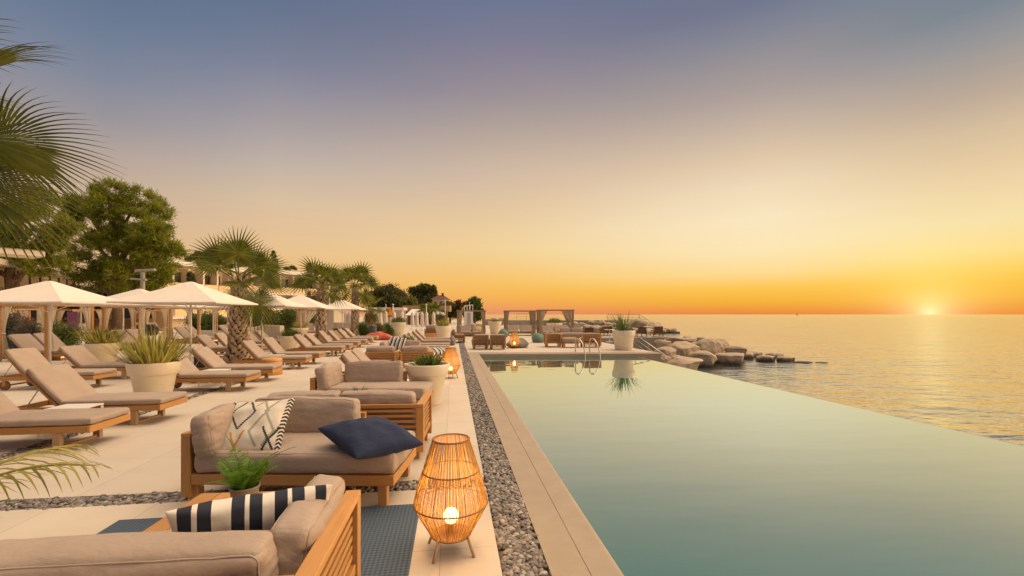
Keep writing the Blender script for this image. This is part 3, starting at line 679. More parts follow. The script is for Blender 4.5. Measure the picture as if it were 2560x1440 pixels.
def planter(label, loc, kind, plant, seed, sc=1.0, group=GP, wide=1.0):
    t = thing('white_planter', label, 'planter', loc, 0, group); pr = [(r * sc * wide, z * sc) for r, z in POTP[kind]]; rng = random.Random(seed)
    b = MB(); b.lathe(pr, 56); b.f.pop(); b.mi.pop(); b.uv.pop(); b.build('pot', M['pot'], t, True)
    sr, sz = pr[-1]; b = MB(); b.lathe([(sr + 0.01, sz + 0.01), (sr * 0.5, sz + 0.03), (0.0, sz + 0.035)], 24); b.build('soil', M['soil'], t, True)
    if plant == 'yucca':
        b = spiky(270, 0.76 * sc, 0.015, 0.35, sr * 0.85, rng, 0.8); m = M['yucca']
    elif plant == 'agave':
        b = spiky(80, 1.05 * sc, 0.020, 0.2, sr * 0.5, rng, 1.25); m = M['green_blade']
    elif plant == 'tuft':
        b = MB()
        for _ in range(9):
            a = rng.uniform(0, 6.3); r = sr * 0.75 * math.sqrt(rng.random()); q = spiky(24, 0.30 * sc, 0.011, 1.0, 0.06, rng, 0.9)
            b.add([(x + r * math.cos(a), y + r * math.sin(a), z) for x, y, z in q.v], q.f)
        m = M['bush']
    elif plant == 'gold':
        b = spiky(170, 0.6 * sc, 0.014, 0.35, sr * 0.7, rng, 0.6); m = M['yucca']
    elif plant == 'dome':
        b = MB(); leaf_cloud(b, (0, 0, 0.08), (sr * 1.02, sr * 1.02, sr * 0.8), 7000, 0.03, rng, shell=0.55); m = M['bush']
    else:
        b = spiky(650, 0.52 * sc, 0.012, 0.5, 0.16, rng, 1.55); m = M['bush']
    o = b.build('foliage', m, t, loc=(0, 0, sz + 0.015)); return t
planter('wide white planter of gold striped blades, front of the left loungers', ad(385, 8.5), 'wide', 'yucca', 1, 1.05, wide=0.70)
planter('wide white planter of gold striped blades half hidden behind a lounger', ad(258, 14.6), 'wide', 'yucca', 2, wide=0.8)
planter('wide white planter with a round green bush beside the trunk of a palm', ad(726, 19.6), 'wide', 'bush', 3, wide=0.9)
planter('white planter of pale blades behind the round bush planter', ad(750, 31), 'wide', 'gold', 4)
planter('low white planter with short sprigs between the far loungers', ad(848, 27.5), 'wide', 'tuft', 5, 0.95)
planter('white planter with a clipped brown green dome before the closed parasols', at(996, 840), 'mid', 'dome', 6, 1.15)
planter('white planter of upright golden grass at the end of the lounger row', at(1107, 850), 'mid', 'gold', 7, 1.0)
planter('tall white planter with short green sprigs beside the second lantern', at(1068, 1010), 'tall', 'tuft', 8, 1.0)
planter('big white planter of dark spiky blades on the far pool corner', at(1559, 874.5), 'big', 'agave', 9, 1.0)
planter('white planter with low succulents between two canopy beds', ad(1237, 37), 'mid', 'tuft', 10, 1.15)
planter('white planter with a clipped dark dome behind the right canopy bed', ad(1386, 40), 'wide', 'dome', 11, 1.25)

def fern(label, loc):
    t = thing('potted_fern', label, 'plant', loc); b = MB()
    b.lathe([(0.058, 0), (0.06, 0.005), (0.082, 0.135), (0.086, 0.14), (0.086, 0.15), (0.078, 0.15), (0.074, 0.12)], 28); b.f.pop(); b.mi.pop(); b.uv.pop()
    b.build('pot', two_tone('dull_zinc', (0.22, 0.19, 0.15), (0.30, 0.26, 0.20), 9, 0.55), t, True)
    b = MB(); b.lathe([(0.076, 0.125), (0.0, 0.13)], 20); b.build('soil', M['soil'], t)
    rng = random.Random(5); b = MB()
    for i in range(15):
        az = i * 2.4 + rng.uniform(-.2, .2); ln = rng.uniform(0.26, 0.40); lean = rng.uniform(0.05, 0.5); cv = rng.uniform(0.6, 1.5)
        d = Vector((math.cos(az), math.sin(az), 0)); s = Vector((-d.y, d.x, 0)); p = Vector((0.02 * d.x, 0.02 * d.y, 0.12)); th = lean; n = 22; pts = []
        for k in range(n):
            f = k / n; dr = d * math.sin(th) + Vector((0, 0, 1)) * math.cos(th); pts.append(p.copy())
            L_ = 0.085 * math.sin(min(1, f * 1.25 + 0.12) * PI) ** 0.8 + 0.004
            for sg in (-1, 1):
                tip = p + s * sg * L_ + dr * L_ * 0.45 - Vector((0, 0, L_ * 0.22))
                mid = (p + tip) * 0.5 + dr * 0.006
                b.add([p, mid + dr * 0.006, tip, mid - dr * 0.009], [(0, 1, 2, 3)])
            p = p + dr * ln / n; th += cv / n
        b.tube(pts, 0.0018, 4, False)
    b.build('fronds', M['fern'], t); return t
fern('bright green fern in a dull metal pot on the coffee table', (-1.29, 2.99, 0.383))
rng = random.Random(8)
t = thing('table_plant', 'small green succulent in a bowl on the second coffee table', 'plant', (-1.32, 6.5, 0.37)); b = MB(); b.lathe([(0.06, 0), (0.11, 0.07), (0.1, 0.07), (0.05, 0.02)], 20); b.build('bowl', M['pot'], t, True)
b = spiky(60, 0.2, 0.012, 0.8, 0.09, rng, 0.9); b.build('foliage', M['bush'], t, loc=(0, 0, 0.05))

def fan_leaf(n, r, rng, droop=0.35, split=0.48, spread=R(140), fold=0.35):
    """fan palm frond in local space: petiole from origin along +x, blade beyond"""
    b = MB(); pl = r * 0.95; hub = Vector((pl, 0, 0.0)); ns = 9
    dz = lambda x, y: -droop * (x * x + y * y) / r * 0.35
    pts = [Vector((pl * i / 6, 0, dz(pl * i / 6, 0))) for i in range(7)]; b.tube(pts, [0.022 * r] * 6 + [0.012 * r], 5)
    w = spread * 2 / n
    for i in range(n):
        a = -spread + w * (i + 0.5); ln = r * (0.62 + 0.38 * math.cos(a * 0.55)) * rng.uniform(0.94, 1.04)
        tipd = rng.uniform(0.6, 1.5); vs = []; hv = hub + Vector((0, 0, dz(pl, 0)))
        for k in range(ns + 1):
            f = k / ns; q = f * ln; hw = min(q, ln * split) * math.tan(w / 2) * 1.02
            if f > split + 1e-6: hw = ln * split * math.tan(w / 2) * 0.72 * (1 - ((f - split) / (1 - split)) ** 1.2) + 0.0006
            dx, dy = math.cos(a), math.sin(a); x, y = q * dx, q * dy
            z = dz(pl + x, y) - dz(pl, 0) + abs(y) * 0.25 - (max(0, f - split) ** 2) * ln * tipd * 0.6
            cr = hw * fold
            vs += [hv + Vector((x + dy * hw, y - dx * hw, z + cr)), hv + Vector((x, y, z - cr)), hv + Vector((x - dy * hw, y + dx * hw, z + cr))]
        fs = []
        for k in range(ns):
            o = k * 3; fs += [(o, o + 1, o + 4, o + 3), (o + 1, o + 2, o + 5, o + 4)]
        b.add(vs, fs)
    return b
def palm(label, loc, crown_h, tr0, tr1, fr, fronds, seed, detail=44, group='fan palms on the terrace', leaf='palm'):
    """fronds: list of (azimuth deg, elevation deg, roll deg, size factor)"""
    t = thing('fan_palm', label, 'palm tree', loc, 0, group); rng = random.Random(seed)
    b = MB(); n = 14; pts = [Vector((0.03 * math.sin(i * 0.5), 0.03 * math.cos(i * 0.4), crown_h * i / n)) for i in range(n + 1)]
    rs = [tr0 + (tr1 - tr0) * min(1, i / n * 1.25) for i in range(n + 1)]; rs[-1] = tr1 * 0.7
    rs = [r * (1 + 0.35 * max(0, 1 - i * 0.45)) for i, r in enumerate(rs)]
    b.tube(pts, [r * 0.85 for r in rs], 16, mi=1)
    rows = int(crown_h / 0.105)
    for i in range(rows):                                           # criss-cross stubs of old leaf bases
        z = crown_h * (i + 0.3) / rows; fq = z / crown_h * n; r = rs[min(n - 1, int(fq))] + (rs[min(n, int(fq) + 1)] - rs[min(n - 1, int(fq))]) * (fq - int(fq)); r = max(r, tr1 * 0.9)
        for k in range(9):
            a = 2 * PI * (k + 0.5 * (i % 2)) / 9 + rng.uniform(-.12, .12) + i * 0.06; d = Vector((math.cos(a), math.sin(a), 0)); s = Vector((-d.y, d.x, 0))
            o = d * r * 0.84 + Vector((0, 0, z)); w = r * rng.uniform(0.26, 0.36); h = rng.uniform(0.12, 0.2); out = rng.uniform(0.05, 0.10) * (2.2 if i > rows - 4 else 1)
            sk = s * rng.uniform(-0.05, 0.05)
            vs = [o - s * w - Vector((0, 0, .03)), o + s * w - Vector((0, 0, .03)), o + s * w * 0.4 + d * out + sk + Vector((0, 0, h)), o - s * w * 0.4 + d * out + sk + Vector((0, 0, h)), o + d * out * 0.9 + Vector((0, 0, h * 0.25)), o + s * w * 0.4 + sk + d * (out - 0.04) + Vector((0, 0, h * 0.9)), o - s * w * 0.4 + sk + d * (out - 0.04) + Vector((0, 0, h * 0.9))]
            b.add(vs, [(0, 1, 4), (1, 2, 4), (2, 3, 4), (3, 0, 4), (3, 2, 5, 6), (1, 5, 2), (0, 3, 6)])
    b.build('trunk', [M['palm_bark'], M['palm_core']], t)
    protos = [fan_leaf(detail, fr, rng, d) for d in (0.2, 0.5, 0.9)]
    meshes = {}
    for (az, el, roll, s) in fronds:
        k = 0 if el > 35 else (1 if el > -30 else 2); dry = el < -38
        key = (k, dry)
        if key not in meshes:
            o = protos[k].build('frond', M['palm_dry'] if dry else M[leaf], t); meshes[key] = o
        else:
            o = meshes[key].copy(); C.objects.link(o); o.parent = t
        m = Matrix.Rotation(R(az), 3, 'Z') @ Matrix.Rotation(R(-el), 3, 'Y') @ Matrix.Rotation(R(roll), 3, 'X')
        e = rng.uniform(0.94, 1.06) * s
        o.location = (0.05 * math.cos(R(az)), 0.05 * math.sin(R(az)), crown_h - 0.05); o.rotation_euler = m.to_euler(); o.scale = (e, e, e)
    return t
def ring(rng, tiers):
    out = []
    for n, el, ph, s in tiers:
        for i in range(n): out.append((ph + 360 * i / n + rng.uniform(-14, 14), el + rng.uniform(-9, 9), rng.uniform(-35, 35), s))
    return out
rg = random.Random(4)
def crown(va, rng, drop=4, lean=False):
    """fan fronds round a palm top; va = direction (deg) in which the open faces look"""
    r, l, f, k = va - 90, va + 90, va + 180, va
    fr = [(r, 66, 75), (r + 8, 36, 65), (r - 12, 8, 50), (l, 62, -75), (l - 8, 32, -65), (l + 10, 4, -50), (f, 78, 10), (f + 30, 40, 20), (f - 30, 36, -20), (k + 20, 72, 10), (k - 35, 40, 15), (k + 40, 38, -15), (f + 10, 4, 5), (r + 40, 20, 40), (l - 40, 18, -40)]
    fr += [(r - 20, -34, 35), (l + 20, -38, -35), (f + 40, -30, 10), (k, -30, 0)][:drop]
    if lean: fr = [q for q in fr if q[0] not in (l + 10, l - 40, l + 20)]
    return [(a + rng.uniform(-9, 9), e + rng.uniform(-7, 7), o + rng.uniform(-12, 12), rng.uniform(0.9, 1.08)) for a, e, o in fr]
pb = at(596, 905)
palm('stout fan palm with a thick criss-crossed trunk rising among the loungers', pb, 2.78, 0.33, 0.19, 0.9, crown(114, rg, lean=True), 11, 32)
palm('slimmer fan palm, middle of the three on the lounger terrace', at(803, 862), 3.15, 0.27, 0.17, 0.82, crown(106, rg), 12, 20)
palm('fan palm farthest along the lounger terrace, near the red beanbag', at(888, 842), 3.75, 0.30, 0.2, 0.95, crown(102, rg), 13, 18)
pl = ad(-345, 4.6)
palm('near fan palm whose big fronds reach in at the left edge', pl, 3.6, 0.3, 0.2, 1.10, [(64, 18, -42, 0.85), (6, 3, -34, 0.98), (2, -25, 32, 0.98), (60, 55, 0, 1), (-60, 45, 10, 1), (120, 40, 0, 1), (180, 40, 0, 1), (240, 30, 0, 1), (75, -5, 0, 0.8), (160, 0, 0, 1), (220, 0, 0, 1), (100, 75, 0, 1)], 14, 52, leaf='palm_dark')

def feather_plant(label, loc, h, nf, seed):
    t = thing('feather_palm', label, 'plant', loc); rng = random.Random(seed); b = MB(); b.tube([(0, 0, 0), (0.01, 0, h * 0.35)], [0.03, 0.02], 8); b.build('stem', M['palm_bark'], t)
    for i in range(nf):
        b = MB(); az = FE[i][0]; lean = FE[i][1]; ln = FE[i][2]; d = Vector((math.cos(R(az)), math.sin(R(az)), 0)); s = Vector((-d.y, d.x, 0)); p = Vector((0, 0, h * 0.33)); th = lean; n = 20; pts = []
        for k in range(n):
            dr = d * math.sin(th) + Vector((0, 0, 1)) * math.cos(th); pts.append(p.copy()); f = k / n
            if f > 0.25:
                L_ = 0.34 * math.sin(min(1, (f - 0.2) * 1.1 + 0.15) * PI) ** 0.6 + 0.05
                for sg in (-1, 1):
                    q = p.copy(); v = (s * sg * 0.8 + dr * 0.75).normalized(); vs = []
                    for j in range(6):
                        w = 0.009 * (1 - (j / 5) ** 2) + 0.0006; vs += [q - dr * w, q + dr * w]; q = q + v * L_ / 5; v = (v - Vector((0, 0, 0.20 * rng.uniform(0.6, 1.5)))).normalized()
                    b.add(vs, [(j * 2, j * 2 + 1, j * 2 + 3, j * 2 + 2) for j in range(5)])
            p = p + dr * ln / n; th += 1.35 / n
        b.tube(pts, [0.007] * (n - 1) + [0.003], 5); b.build('frond', M['yucca'], t)
    return t
FE = [(12, 0.55, 1.2), (50, 0.5, 1.1), (-30, 0.6, 1.1), (110, 0.5, 1.0), (190, 0.6, 1.0), (260, 0.5, 1.0)]
feather_plant('feather palm reaching over the pebble channel at the left edge', ad(-330, 2.45), 0.72, 6, 3)
# ------------------------------------------------------------------ loungers
def lounger(label, loc, rz, group, elev=48):
    t = thing('sun_lounger', label, 'sun lounger', loc, rz, group); W = M['teak']
    b = MB(); Ln = 1.95
    b.box(-Ln, -0.03, -0.335, -0.295, 0.205, 0.285); b.box(-Ln, -0.03, 0.295, 0.335, 0.205, 0.285); b.box(-0.028, 0.004, -0.337, 0.337, 0.203, 0.287)
    b.box(-Ln - 0.03, -Ln + 0.005, -0.337, 0.337, 0.203, 0.283)
    for i in range(14): b.box(-1.30 + i * 0.09, -1.235 + i * 0.09, -0.293, 0.293, 0.262, 0.283)
    b.build('frame', W, t, bevel=0.004)
    for s in (-1, 1):
        b = MB(); b.box(-0.40, -0.32, s * 0.30 - 0.03, s * 0.30 + 0.03, 0.0, 0.204); b.build('leg', M['teak_grey'], t, bevel=0.004)
    b = MB(); b.box(-0.375, -0.345, -0.268, 0.268, 0.0, 0.035); b.build('stretcher', M['teak_grey'], t, bevel=0.003)
    for s in (-1, 1):
        b = MB(); b.tube([(-1.72, s * 0.30 - 0.02, 0.10), (-1.72, s * 0.30 + 0.02, 0.10)], 0.10, 20); b.build('wheel', M['dark_wood'], t, False, 0.004)
    b = MB(); b.box(-1.75, -1.69, -0.27, 0.27, 0.085, 0.115); b.box(-1.75, -1.69, -0.33, -0.285, 0.09, 0.204); b.box(-1.75, -1.69, 0.285, 0.33, 0.09, 0.204); b.build('axle', W, t)
    m = Matrix.Translation((-1.31, 0, 0.29)) @ Matrix.Rotation(R(180 - elev), 4, 'Y') @ Matrix.Rotation(PI, 4, 'X')
    m = Matrix.Translation((-1.31, 0, 0.285)) @ Matrix.Rotation(R(elev), 4, 'Y')
    b = MB(); b.box(-0.66, 0, -0.325, -0.285, -0.035, 0.0, m); b.box(-0.66, 0, 0.285, 0.325, -0.035, 0.0, m)
    for i in range(7): b.box(-0.65 + i * 0.09, -0.585 + i * 0.09, -0.283, 0.283, -0.025, -0.003, m)
    b.build('backrest', W, t, bevel=0.003)
    a = m @ Vector((-0.40, 0, -0.03))
    b = MB(); b.tube([a + Vector((0, -0.27, 0)), (-1.78, -0.27, 0.27)], 0.008, 6); b.build('prop', M['steel'], t)
    b = MB(); b.tube([a + Vector((0, 0.27, 0)), (-1.78, 0.27, 0.27)], 0.008, 6); b.build('prop', M['steel'], t)
    cushion('seat_cushion', 1.32, 0.66, 0.085, M['taupe'], t, (-0.65, 0, 0.333), r=0.028, puff=0.012, seed=1, wr=0.006)
    c = m @ Vector((-0.335, 0, 0.047)); cushion('back_cushion', 0.69, 0.66, 0.085, M['taupe'], t, c, (0, R(elev), 0), r=0.028, puff=0.012, seed=4, wr=0.007)
    return t
GL = 'teak loungers lined up on the terrace'
LN = lounger('taupe lounger at the left edge, the one nearest the viewer', (-4.25, 6.22, 0), 0, GL)
XF = -4.25
mainrow = [(7.45, 'taupe lounger behind the small white side table, second nearest on the left'),
 (10.25, 'taupe lounger right of the front planter of gold blades'),
 (11.62, 'taupe lounger with the round wooden stool at its foot, before the stout palm'),
 (14.05, 'taupe lounger just right of the stout palm trunk'),
 (15.35, 'taupe lounger running in front of the round green bush planter'),
 (18.1, 'taupe lounger right after the round green bush planter'),
 (19.4, 'taupe lounger left of the middle palm trunk'),
 (21.3, 'taupe lounger right of the middle palm trunk'),
 (22.7, 'taupe lounger in front of the low planter of sprigs'),
 (24.7, 'taupe lounger just beyond the low planter of sprigs'),
 (26.3, 'last taupe lounger of the long row, next to the red beanbag')]
protos = {48: LN}
def put(x, y, rz, lb, g, e):
    if e not in protos: protos[e] = lounger(lb, (x, y, 0), rz, g, e)
    else: dup(protos[e], (x, y, 0), rz, lb, g)
for i, (y, lb) in enumerate(mainrow): put(XF + random.uniform(-.04, .04), y, R(random.uniform(-1.8, 1.8)), lb, GL, (48, 48, 45, 48, 51, 48, 45, 51)[i % 8])
for y, lb in [(11.0, 'taupe lounger at the left edge under the first parasol'), (12.5, 'taupe lounger ending behind the front planter of gold blades'),
              (18.2, 'back row taupe lounger left of the stout palm trunk'), (19.5, 'back row taupe lounger partly hidden by the stout palm trunk'),
              (22.0, 'back row taupe lounger seen between palm trunk and parasol pole'), (23.3, 'back row taupe lounger against the sloping white wall')]:
    put(-7.67 + random.uniform(-.05, .05), y, R(random.uniform(-1.8, 1.8)), lb, GL, random.choice((45, 48, 51)))
GR = 'loungers on the pool side of the terrace'
for y, lb in [(9.35, 'pool side lounger directly behind the sofa, its cushion sunlit'), (10.15, 'pool side lounger second behind the sofa, its cushion sunlit'),
              (15.6, 'pool side lounger nearest behind the black striped cushion'), (16.6, 'pool side lounger second behind the black striped cushion'), (17.9, 'pool side lounger third behind the black striped cushion'),
              (19.4, 'pool side lounger fourth behind the black striped cushion'), (21.9, 'pool side lounger next to last, before the golden grass planter'), (23.8, 'pool side lounger nearest the golden grass planter')]:
    put(-0.42 if y < 12 else -0.15, y, R(random.uniform(-1.2, 1.2)), lb, GR, random.choice((45, 48)))
def side_table(label, loc, rz, g='small white side tables'):
    t = thing('side_table', label, 'side table', loc, rz, g)
    b = MB(); b.box(-0.24, 0.24, -0.22, 0.22, 0.325, 0.342); b.build('table_top', M['white'], t, bevel=0.004)
    for sx in (-1, 1):
        for sy in (-1, 1):
            b = MB(); b.bar((sx * 0.222, sy * 0.20, 0.324), (sx * 0.235, sy * 0.21, 0), 0.022, 0.03); b.build('leg', M['white'], t, bevel=0.003)
    return t
ST = side_table('small white side table between the two nearest loungers', (-5.15, 6.84, 0), 0)
dup(ST, (-5.35, 10.95, 0), 0, 'small white side table right of the front gold blade planter')
dup(ST, (-5.5, 14.72, 0), 0, 'small white side table near the round wooden stool')
dup(ST, (-0.8, 8.75, 0), 0.1, 'small white side table left of the tall planter')
t = thing('round_stool', 'round golden wooden drum stool among the loungers', 'stool', at(680, 936)); b = MB(); b.lathe([(0.24, 0), (0.25, 0.01), (0.245, 0.42), (0.235, 0.43), (0, 0.43)], 32); b.build('drum', M['orange_ply'], t, True)
b = MB(); b.lathe([(0.246, 0.36), (0.252, 0.362), (0.252, 0.375), (0.246, 0.377)], 32); b.build('band', M['teak'], t, True)

# ------------------------------------------------------------------ parasols
def parasol(label, loc, group='square cream parasols', a=1.25, ztop=2.5, zed=1.92):
    t = thing('parasol', label, 'parasol', loc, 0, group)
    b = MB(); n = 10; vs = []; fs = []
    for sd in range(4):
        ang = sd * PI / 2; c, s = math.cos(ang), math.sin(ang); o = len(vs)
        for i in range(n + 1):
            f = i / n; r = a * (0.04 + 0.96 * f); z = ztop - (ztop - zed) * f - 0.02 * math.sin(f * PI)
            for j in range(9):
                g = j / 8 * 2 - 1; dip = 0.010 * (1 - g * g) * f; x, y = r * (1 - 0.02 * (1 - g * g) * f), g * r
                vs.append((x * c - y * s, x * s + y * c, z - dip ))
        for i in range(n):
            for j in range(8):
                p = o + i * 9 + j; fs.append((p, p + 9, p + 10, p + 1))
        o2 = len(vs)
        for j in range(9):
            x, y, z = vs[o + n * 9 + j]; vs.append((x, y, z - 0.035))
        for j in range(8): fs.append((o + n * 9 + j, o2 + j, o2 + j + 1, o + n * 9 + j + 1))
    b.add(vs, fs); cn = b.build('canopy', M['canvas'], t); sol = cn.modifiers.new('cloth', 'SOLIDIFY'); sol.thickness = 0.004
    b = MB(); r0, z0 = 0.27, ztop - 0.135
    vs = [(0, 0, ztop + 0.012)]; 
    for k in range(16):
        q = k * PI / 8; m_ = max(abs(math.cos(q)), abs(math.sin(q))); vs.append((r0 * math.cos(q) / m_, r0 * math.sin(q) / m_, z0 + (-0.005 if k % 4 == 2 else (0.022 if k % 4 == 0 else 0.004))))
    b.add(vs, [(0, 1 + k, 1 + (k + 1) % 16) for k in range(16)]); o = b.build('vent_cap', M['canvas'], t); sol = o.modifiers.new('cloth', 'SOLIDIFY'); sol.thickness = 0.004
    b = MB(); b.tube([(0, 0, 0.05), (0, 0, ztop + 0.0)], 0.027, 14); b.build('pole', M['white'], t, True)
    for sx, sy in ((1, 1), (1, -1), (-1, 1), (-1, -1)):
        b = MB(); b.bar((0.03 * sx, 0.03 * sy, ztop - 0.06), ((a - .05) * sx, (a - .05) * sy, zed - 0.01), 0.02, 0.025); b.bar((0.03 * sx, 0.03 * sy, zed - 0.25), (a * 0.5 * sx, a * 0.5 * sy, (ztop + zed) / 2 - 0.10), 0.016, 0.02); b.build('rib', M['white'], t)
    b = MB(); b.box(-0.3, 0.3, -0.3, 0.3, 0.001, 0.05); b.tube([(0, 0, 0.05), (0, 0, 0.22)], 0.035, 12); b.build('base', M['white'], t, bevel=0.006)
    return t
U = parasol('open cream parasol at the left edge, first of the back row', ad(125, 12.1))
for p, lb in [(ad(477, 12.4), 'open cream parasol left of the stout palm, the broadest in view'), (ad(350, 15.9), 'open cream parasol whose rim shows below the two front parasols'),
              (ad(655, 16.5), 'open cream parasol just right of the stout palm trunk'), (ad(752, 21), 'open cream parasol left of the middle palm'),
              (ad(856, 28), 'open cream parasol between the middle and far palms'), (ad(533, 20.6), 'open cream parasol behind the stout palm, mostly hidden'), (ad(628, 25.5), 'open cream parasol behind the one right of the stout palm')]:
    dup(U, p, 0, lb)

# ------------------------------------------------------------------ canopy beds
def curtain(p, d, n, zt, zb, tie, wt, m, parent, seed=0, side=1):
    """gathered curtain hanging from p, spreading along d at the top, tied back at height tie"""
    rng = random.Random(seed); p = Vector(p); d = Vector(d).normalized(); nn = Vector((-d.y, d.x, 0)); vs = []; fs = []; nz = 22; nu = 34
    for i in range(nz + 1):
        z = zt + (zb - zt) * i / nz
        if z > tie: f = (z - tie) / (zt - tie); w = 0.12 + (wt - 0.12) * f ** 1.5
        else: f = (tie - z) / (tie - zb); w = 0.12 + 0.10 * math.sin(f * PI * 0.6) ; 
        for j in range(nu + 1):
            g = j / nu; a = 0.03 * (0.5 + 0.5 * min(1, w / 0.3)) + 0.006
            vs.append(p + d * (g * w) + nn * (a * math.sin(g * 26 + 1.3 * math.sin(z * 3 + seed)) + 0.012 * math.sin(g * 9 + z * 4)) + Vector((0, 0, z)))
    for i in range(nz):
        for j in range(nu):
            q = i * (nu + 1) + j; fs.append((q, q + 1, q + nu + 2, q + nu + 1))
    b = MB(); b.add(vs, fs); o = b.build('curtain', m, parent, True)
    b = MB(); c = p + d * 0.05 + Vector((0, 0, tie)); ring_ = [c + d * 0.09 * math.cos(k * PI / 5) + nn * 0.05 * math.sin(k * PI / 5) for k in range(11)]; b.tube(ring_, 0.012, 6); b.build('tie_band', M['white'], o)
    return o
def canopy_bed(label, loc, rz, group, wy=1.9, dx=2.0, ht=1.97, post='post', cur='curtain', tie=0.95, cw=0.55, curt=(1, 1, 1, 1), led=True, sd=0, beds=True, out=0.0, bl=None, bk=0.84):
    t = thing('canopy_bed', label, 'canopy bed', loc, rz, group); pw = 0.1
    for ix, x in enumerate((0, -dx)):
        for iy, s in enumerate((-1, 1)):
            b = MB(); b.box(x - pw, x, s * wy / 2 - pw / 2, s * wy / 2 + pw / 2, 0, ht - 0.083); b.build('post', M[post], t, bevel=0.005)
    b = MB()
    for x in (0, -dx): b.box(x - pw - 0.01, x + 0.01, -wy / 2 - 0.1, wy / 2 + 0.1, ht - 0.08, ht)
    for s in (-1, 1): b.box(-dx + 0.012, -pw - 0.012, s * wy / 2 - 0.045, s * wy / 2 + 0.045, ht - 0.078, ht - 0.002)
    for i in range(5):
        y = -wy / 2 + wy * (i + 1) / 6; b.box(-dx + 0.012, -pw - 0.012, y - 0.02, y + 0.02, ht - 0.06, ht - 0.01)
    b.build('roof_frame', M[post], t, bevel=0.004)
    k = 0
    for x, dirs in ((-pw / 2, -1), (-dx - pw / 2, 1)):
        for s in (-1, 1):
            if curt[k]: curtain((x, s * (wy / 2 - 0.06), 0), (0.10 * dirs, -s, 0), 0, ht - 0.09, 0.06, tie, cw, M[cur], t, sd + k)
            k += 1
    if beds:
        bl = bl or dx; f = out - 0.14; e = out - bl + 0.05
        b = MB(); b.box(e, f, -wy / 2 + 0.07, wy / 2 - 0.07, 0.14, 0.24); b.box(e + 0.15, f - 0.16, -wy / 2 + 0.2, wy / 2 - 0.2, 0.0, 0.138); b.build('platform', M[post], t, bevel=0.004)
        if led:
            b = MB(); b.box(f - 0.145, f - 0.12, -wy / 2 + 0.2, wy / 2 - 0.2, 0.09, 0.13); b.build('light_strip', M['led'], t)
        for s in (-1, 1):
            cushion('mattress', bl * 0.62, wy / 2 - 0.16, 0.11, M['taupe'], t, (f - bl * 0.31, s * (wy / 4 - 0.02), 0.30), r=0.03, puff=0.012, seed=sd)
            cushion('back_cushion', bk, wy / 2 - 0.16, 0.11, M['taupe'], t, (f - bl * 0.62 - 0.2, s * (wy / 4 - 0.02), 0.30 + bk * 0.33), (0, R(48), 0), r=0.03, puff=0.012, seed=sd + 2)
    return t
GC = 'wooden canopy beds with cream curtains'
CB = canopy_bed('wooden canopy bed at the left edge behind the first parasol', (-13.75, 18.25, 0), 0, GC, wy=1.9, dx=1.45, sd=1, cw=0.38, out=0.5, bl=1.95)
for y, lb in [(22.85, 'wooden canopy bed behind the gold blade planters'), (27.45, 'wooden canopy bed left of the parasol pole by the stout palm'), (32.05, 'wooden canopy bed just left of the stout palm trunk')]:
    dup(CB, (-13.75, y, 0), 0, lb)
for p, lb in [(ad(70, 30), 'distant canopy bed seen under the first parasol, left side'), (ad(222, 33), 'distant canopy bed behind the purple cube'), (ad(395, 38), 'distant canopy bed behind the middle curtains')]:
    dup(CB, p, R(-20), lb, 'distant canopy beds in the garden')
canopy_bed('canopy bed with closed cream curtains beyond the round bush planter', ad(800, 34), R(-60), GC, wy=2.4, sd=9, tie=0.35, cw=1.1)
M['tan_curtain'] = fabric('tan_curtain', (0.62, 0.51, 0.36), (0.68, 0.56, 0.40), 300)
M['old_post'] = wood('weathered_post', (0.30, 0.20, 0.11), (0.38, 0.26, 0.15), (0.30, 0.21, 0.13))
GF = 'weathered canopy beds on the far deck'
canopy_bed('weathered canopy bed nearest the white stage tower', ad(1178, 32.3), R(-94), GF, wy=1.95, dx=1.9, ht=1.9, post='old_post', cur='tan_curtain', cw=0.2, tie=0.8, sd=21, led=False, bk=0.62)
canopy_bed('weathered canopy bed in the middle of the far deck, two bare mattresses inside', ad(1301, 33.5), R(-94), GF, wy=2.2, dx=1.9, ht=1.9, post='old_post', cur='tan_curtain', cw=0.22, tie=0.75, sd=31, bk=0.62)
canopy_bed('weathered canopy bed at the right, its four curtains tied back', ad(1391, 32.5), R(-96), GF, wy=2.45, dx=2.0, ht=1.95, post='old_post', cur='tan_curtain', cw=0.55, tie=0.8, sd=41, led=False, bk=0.62)

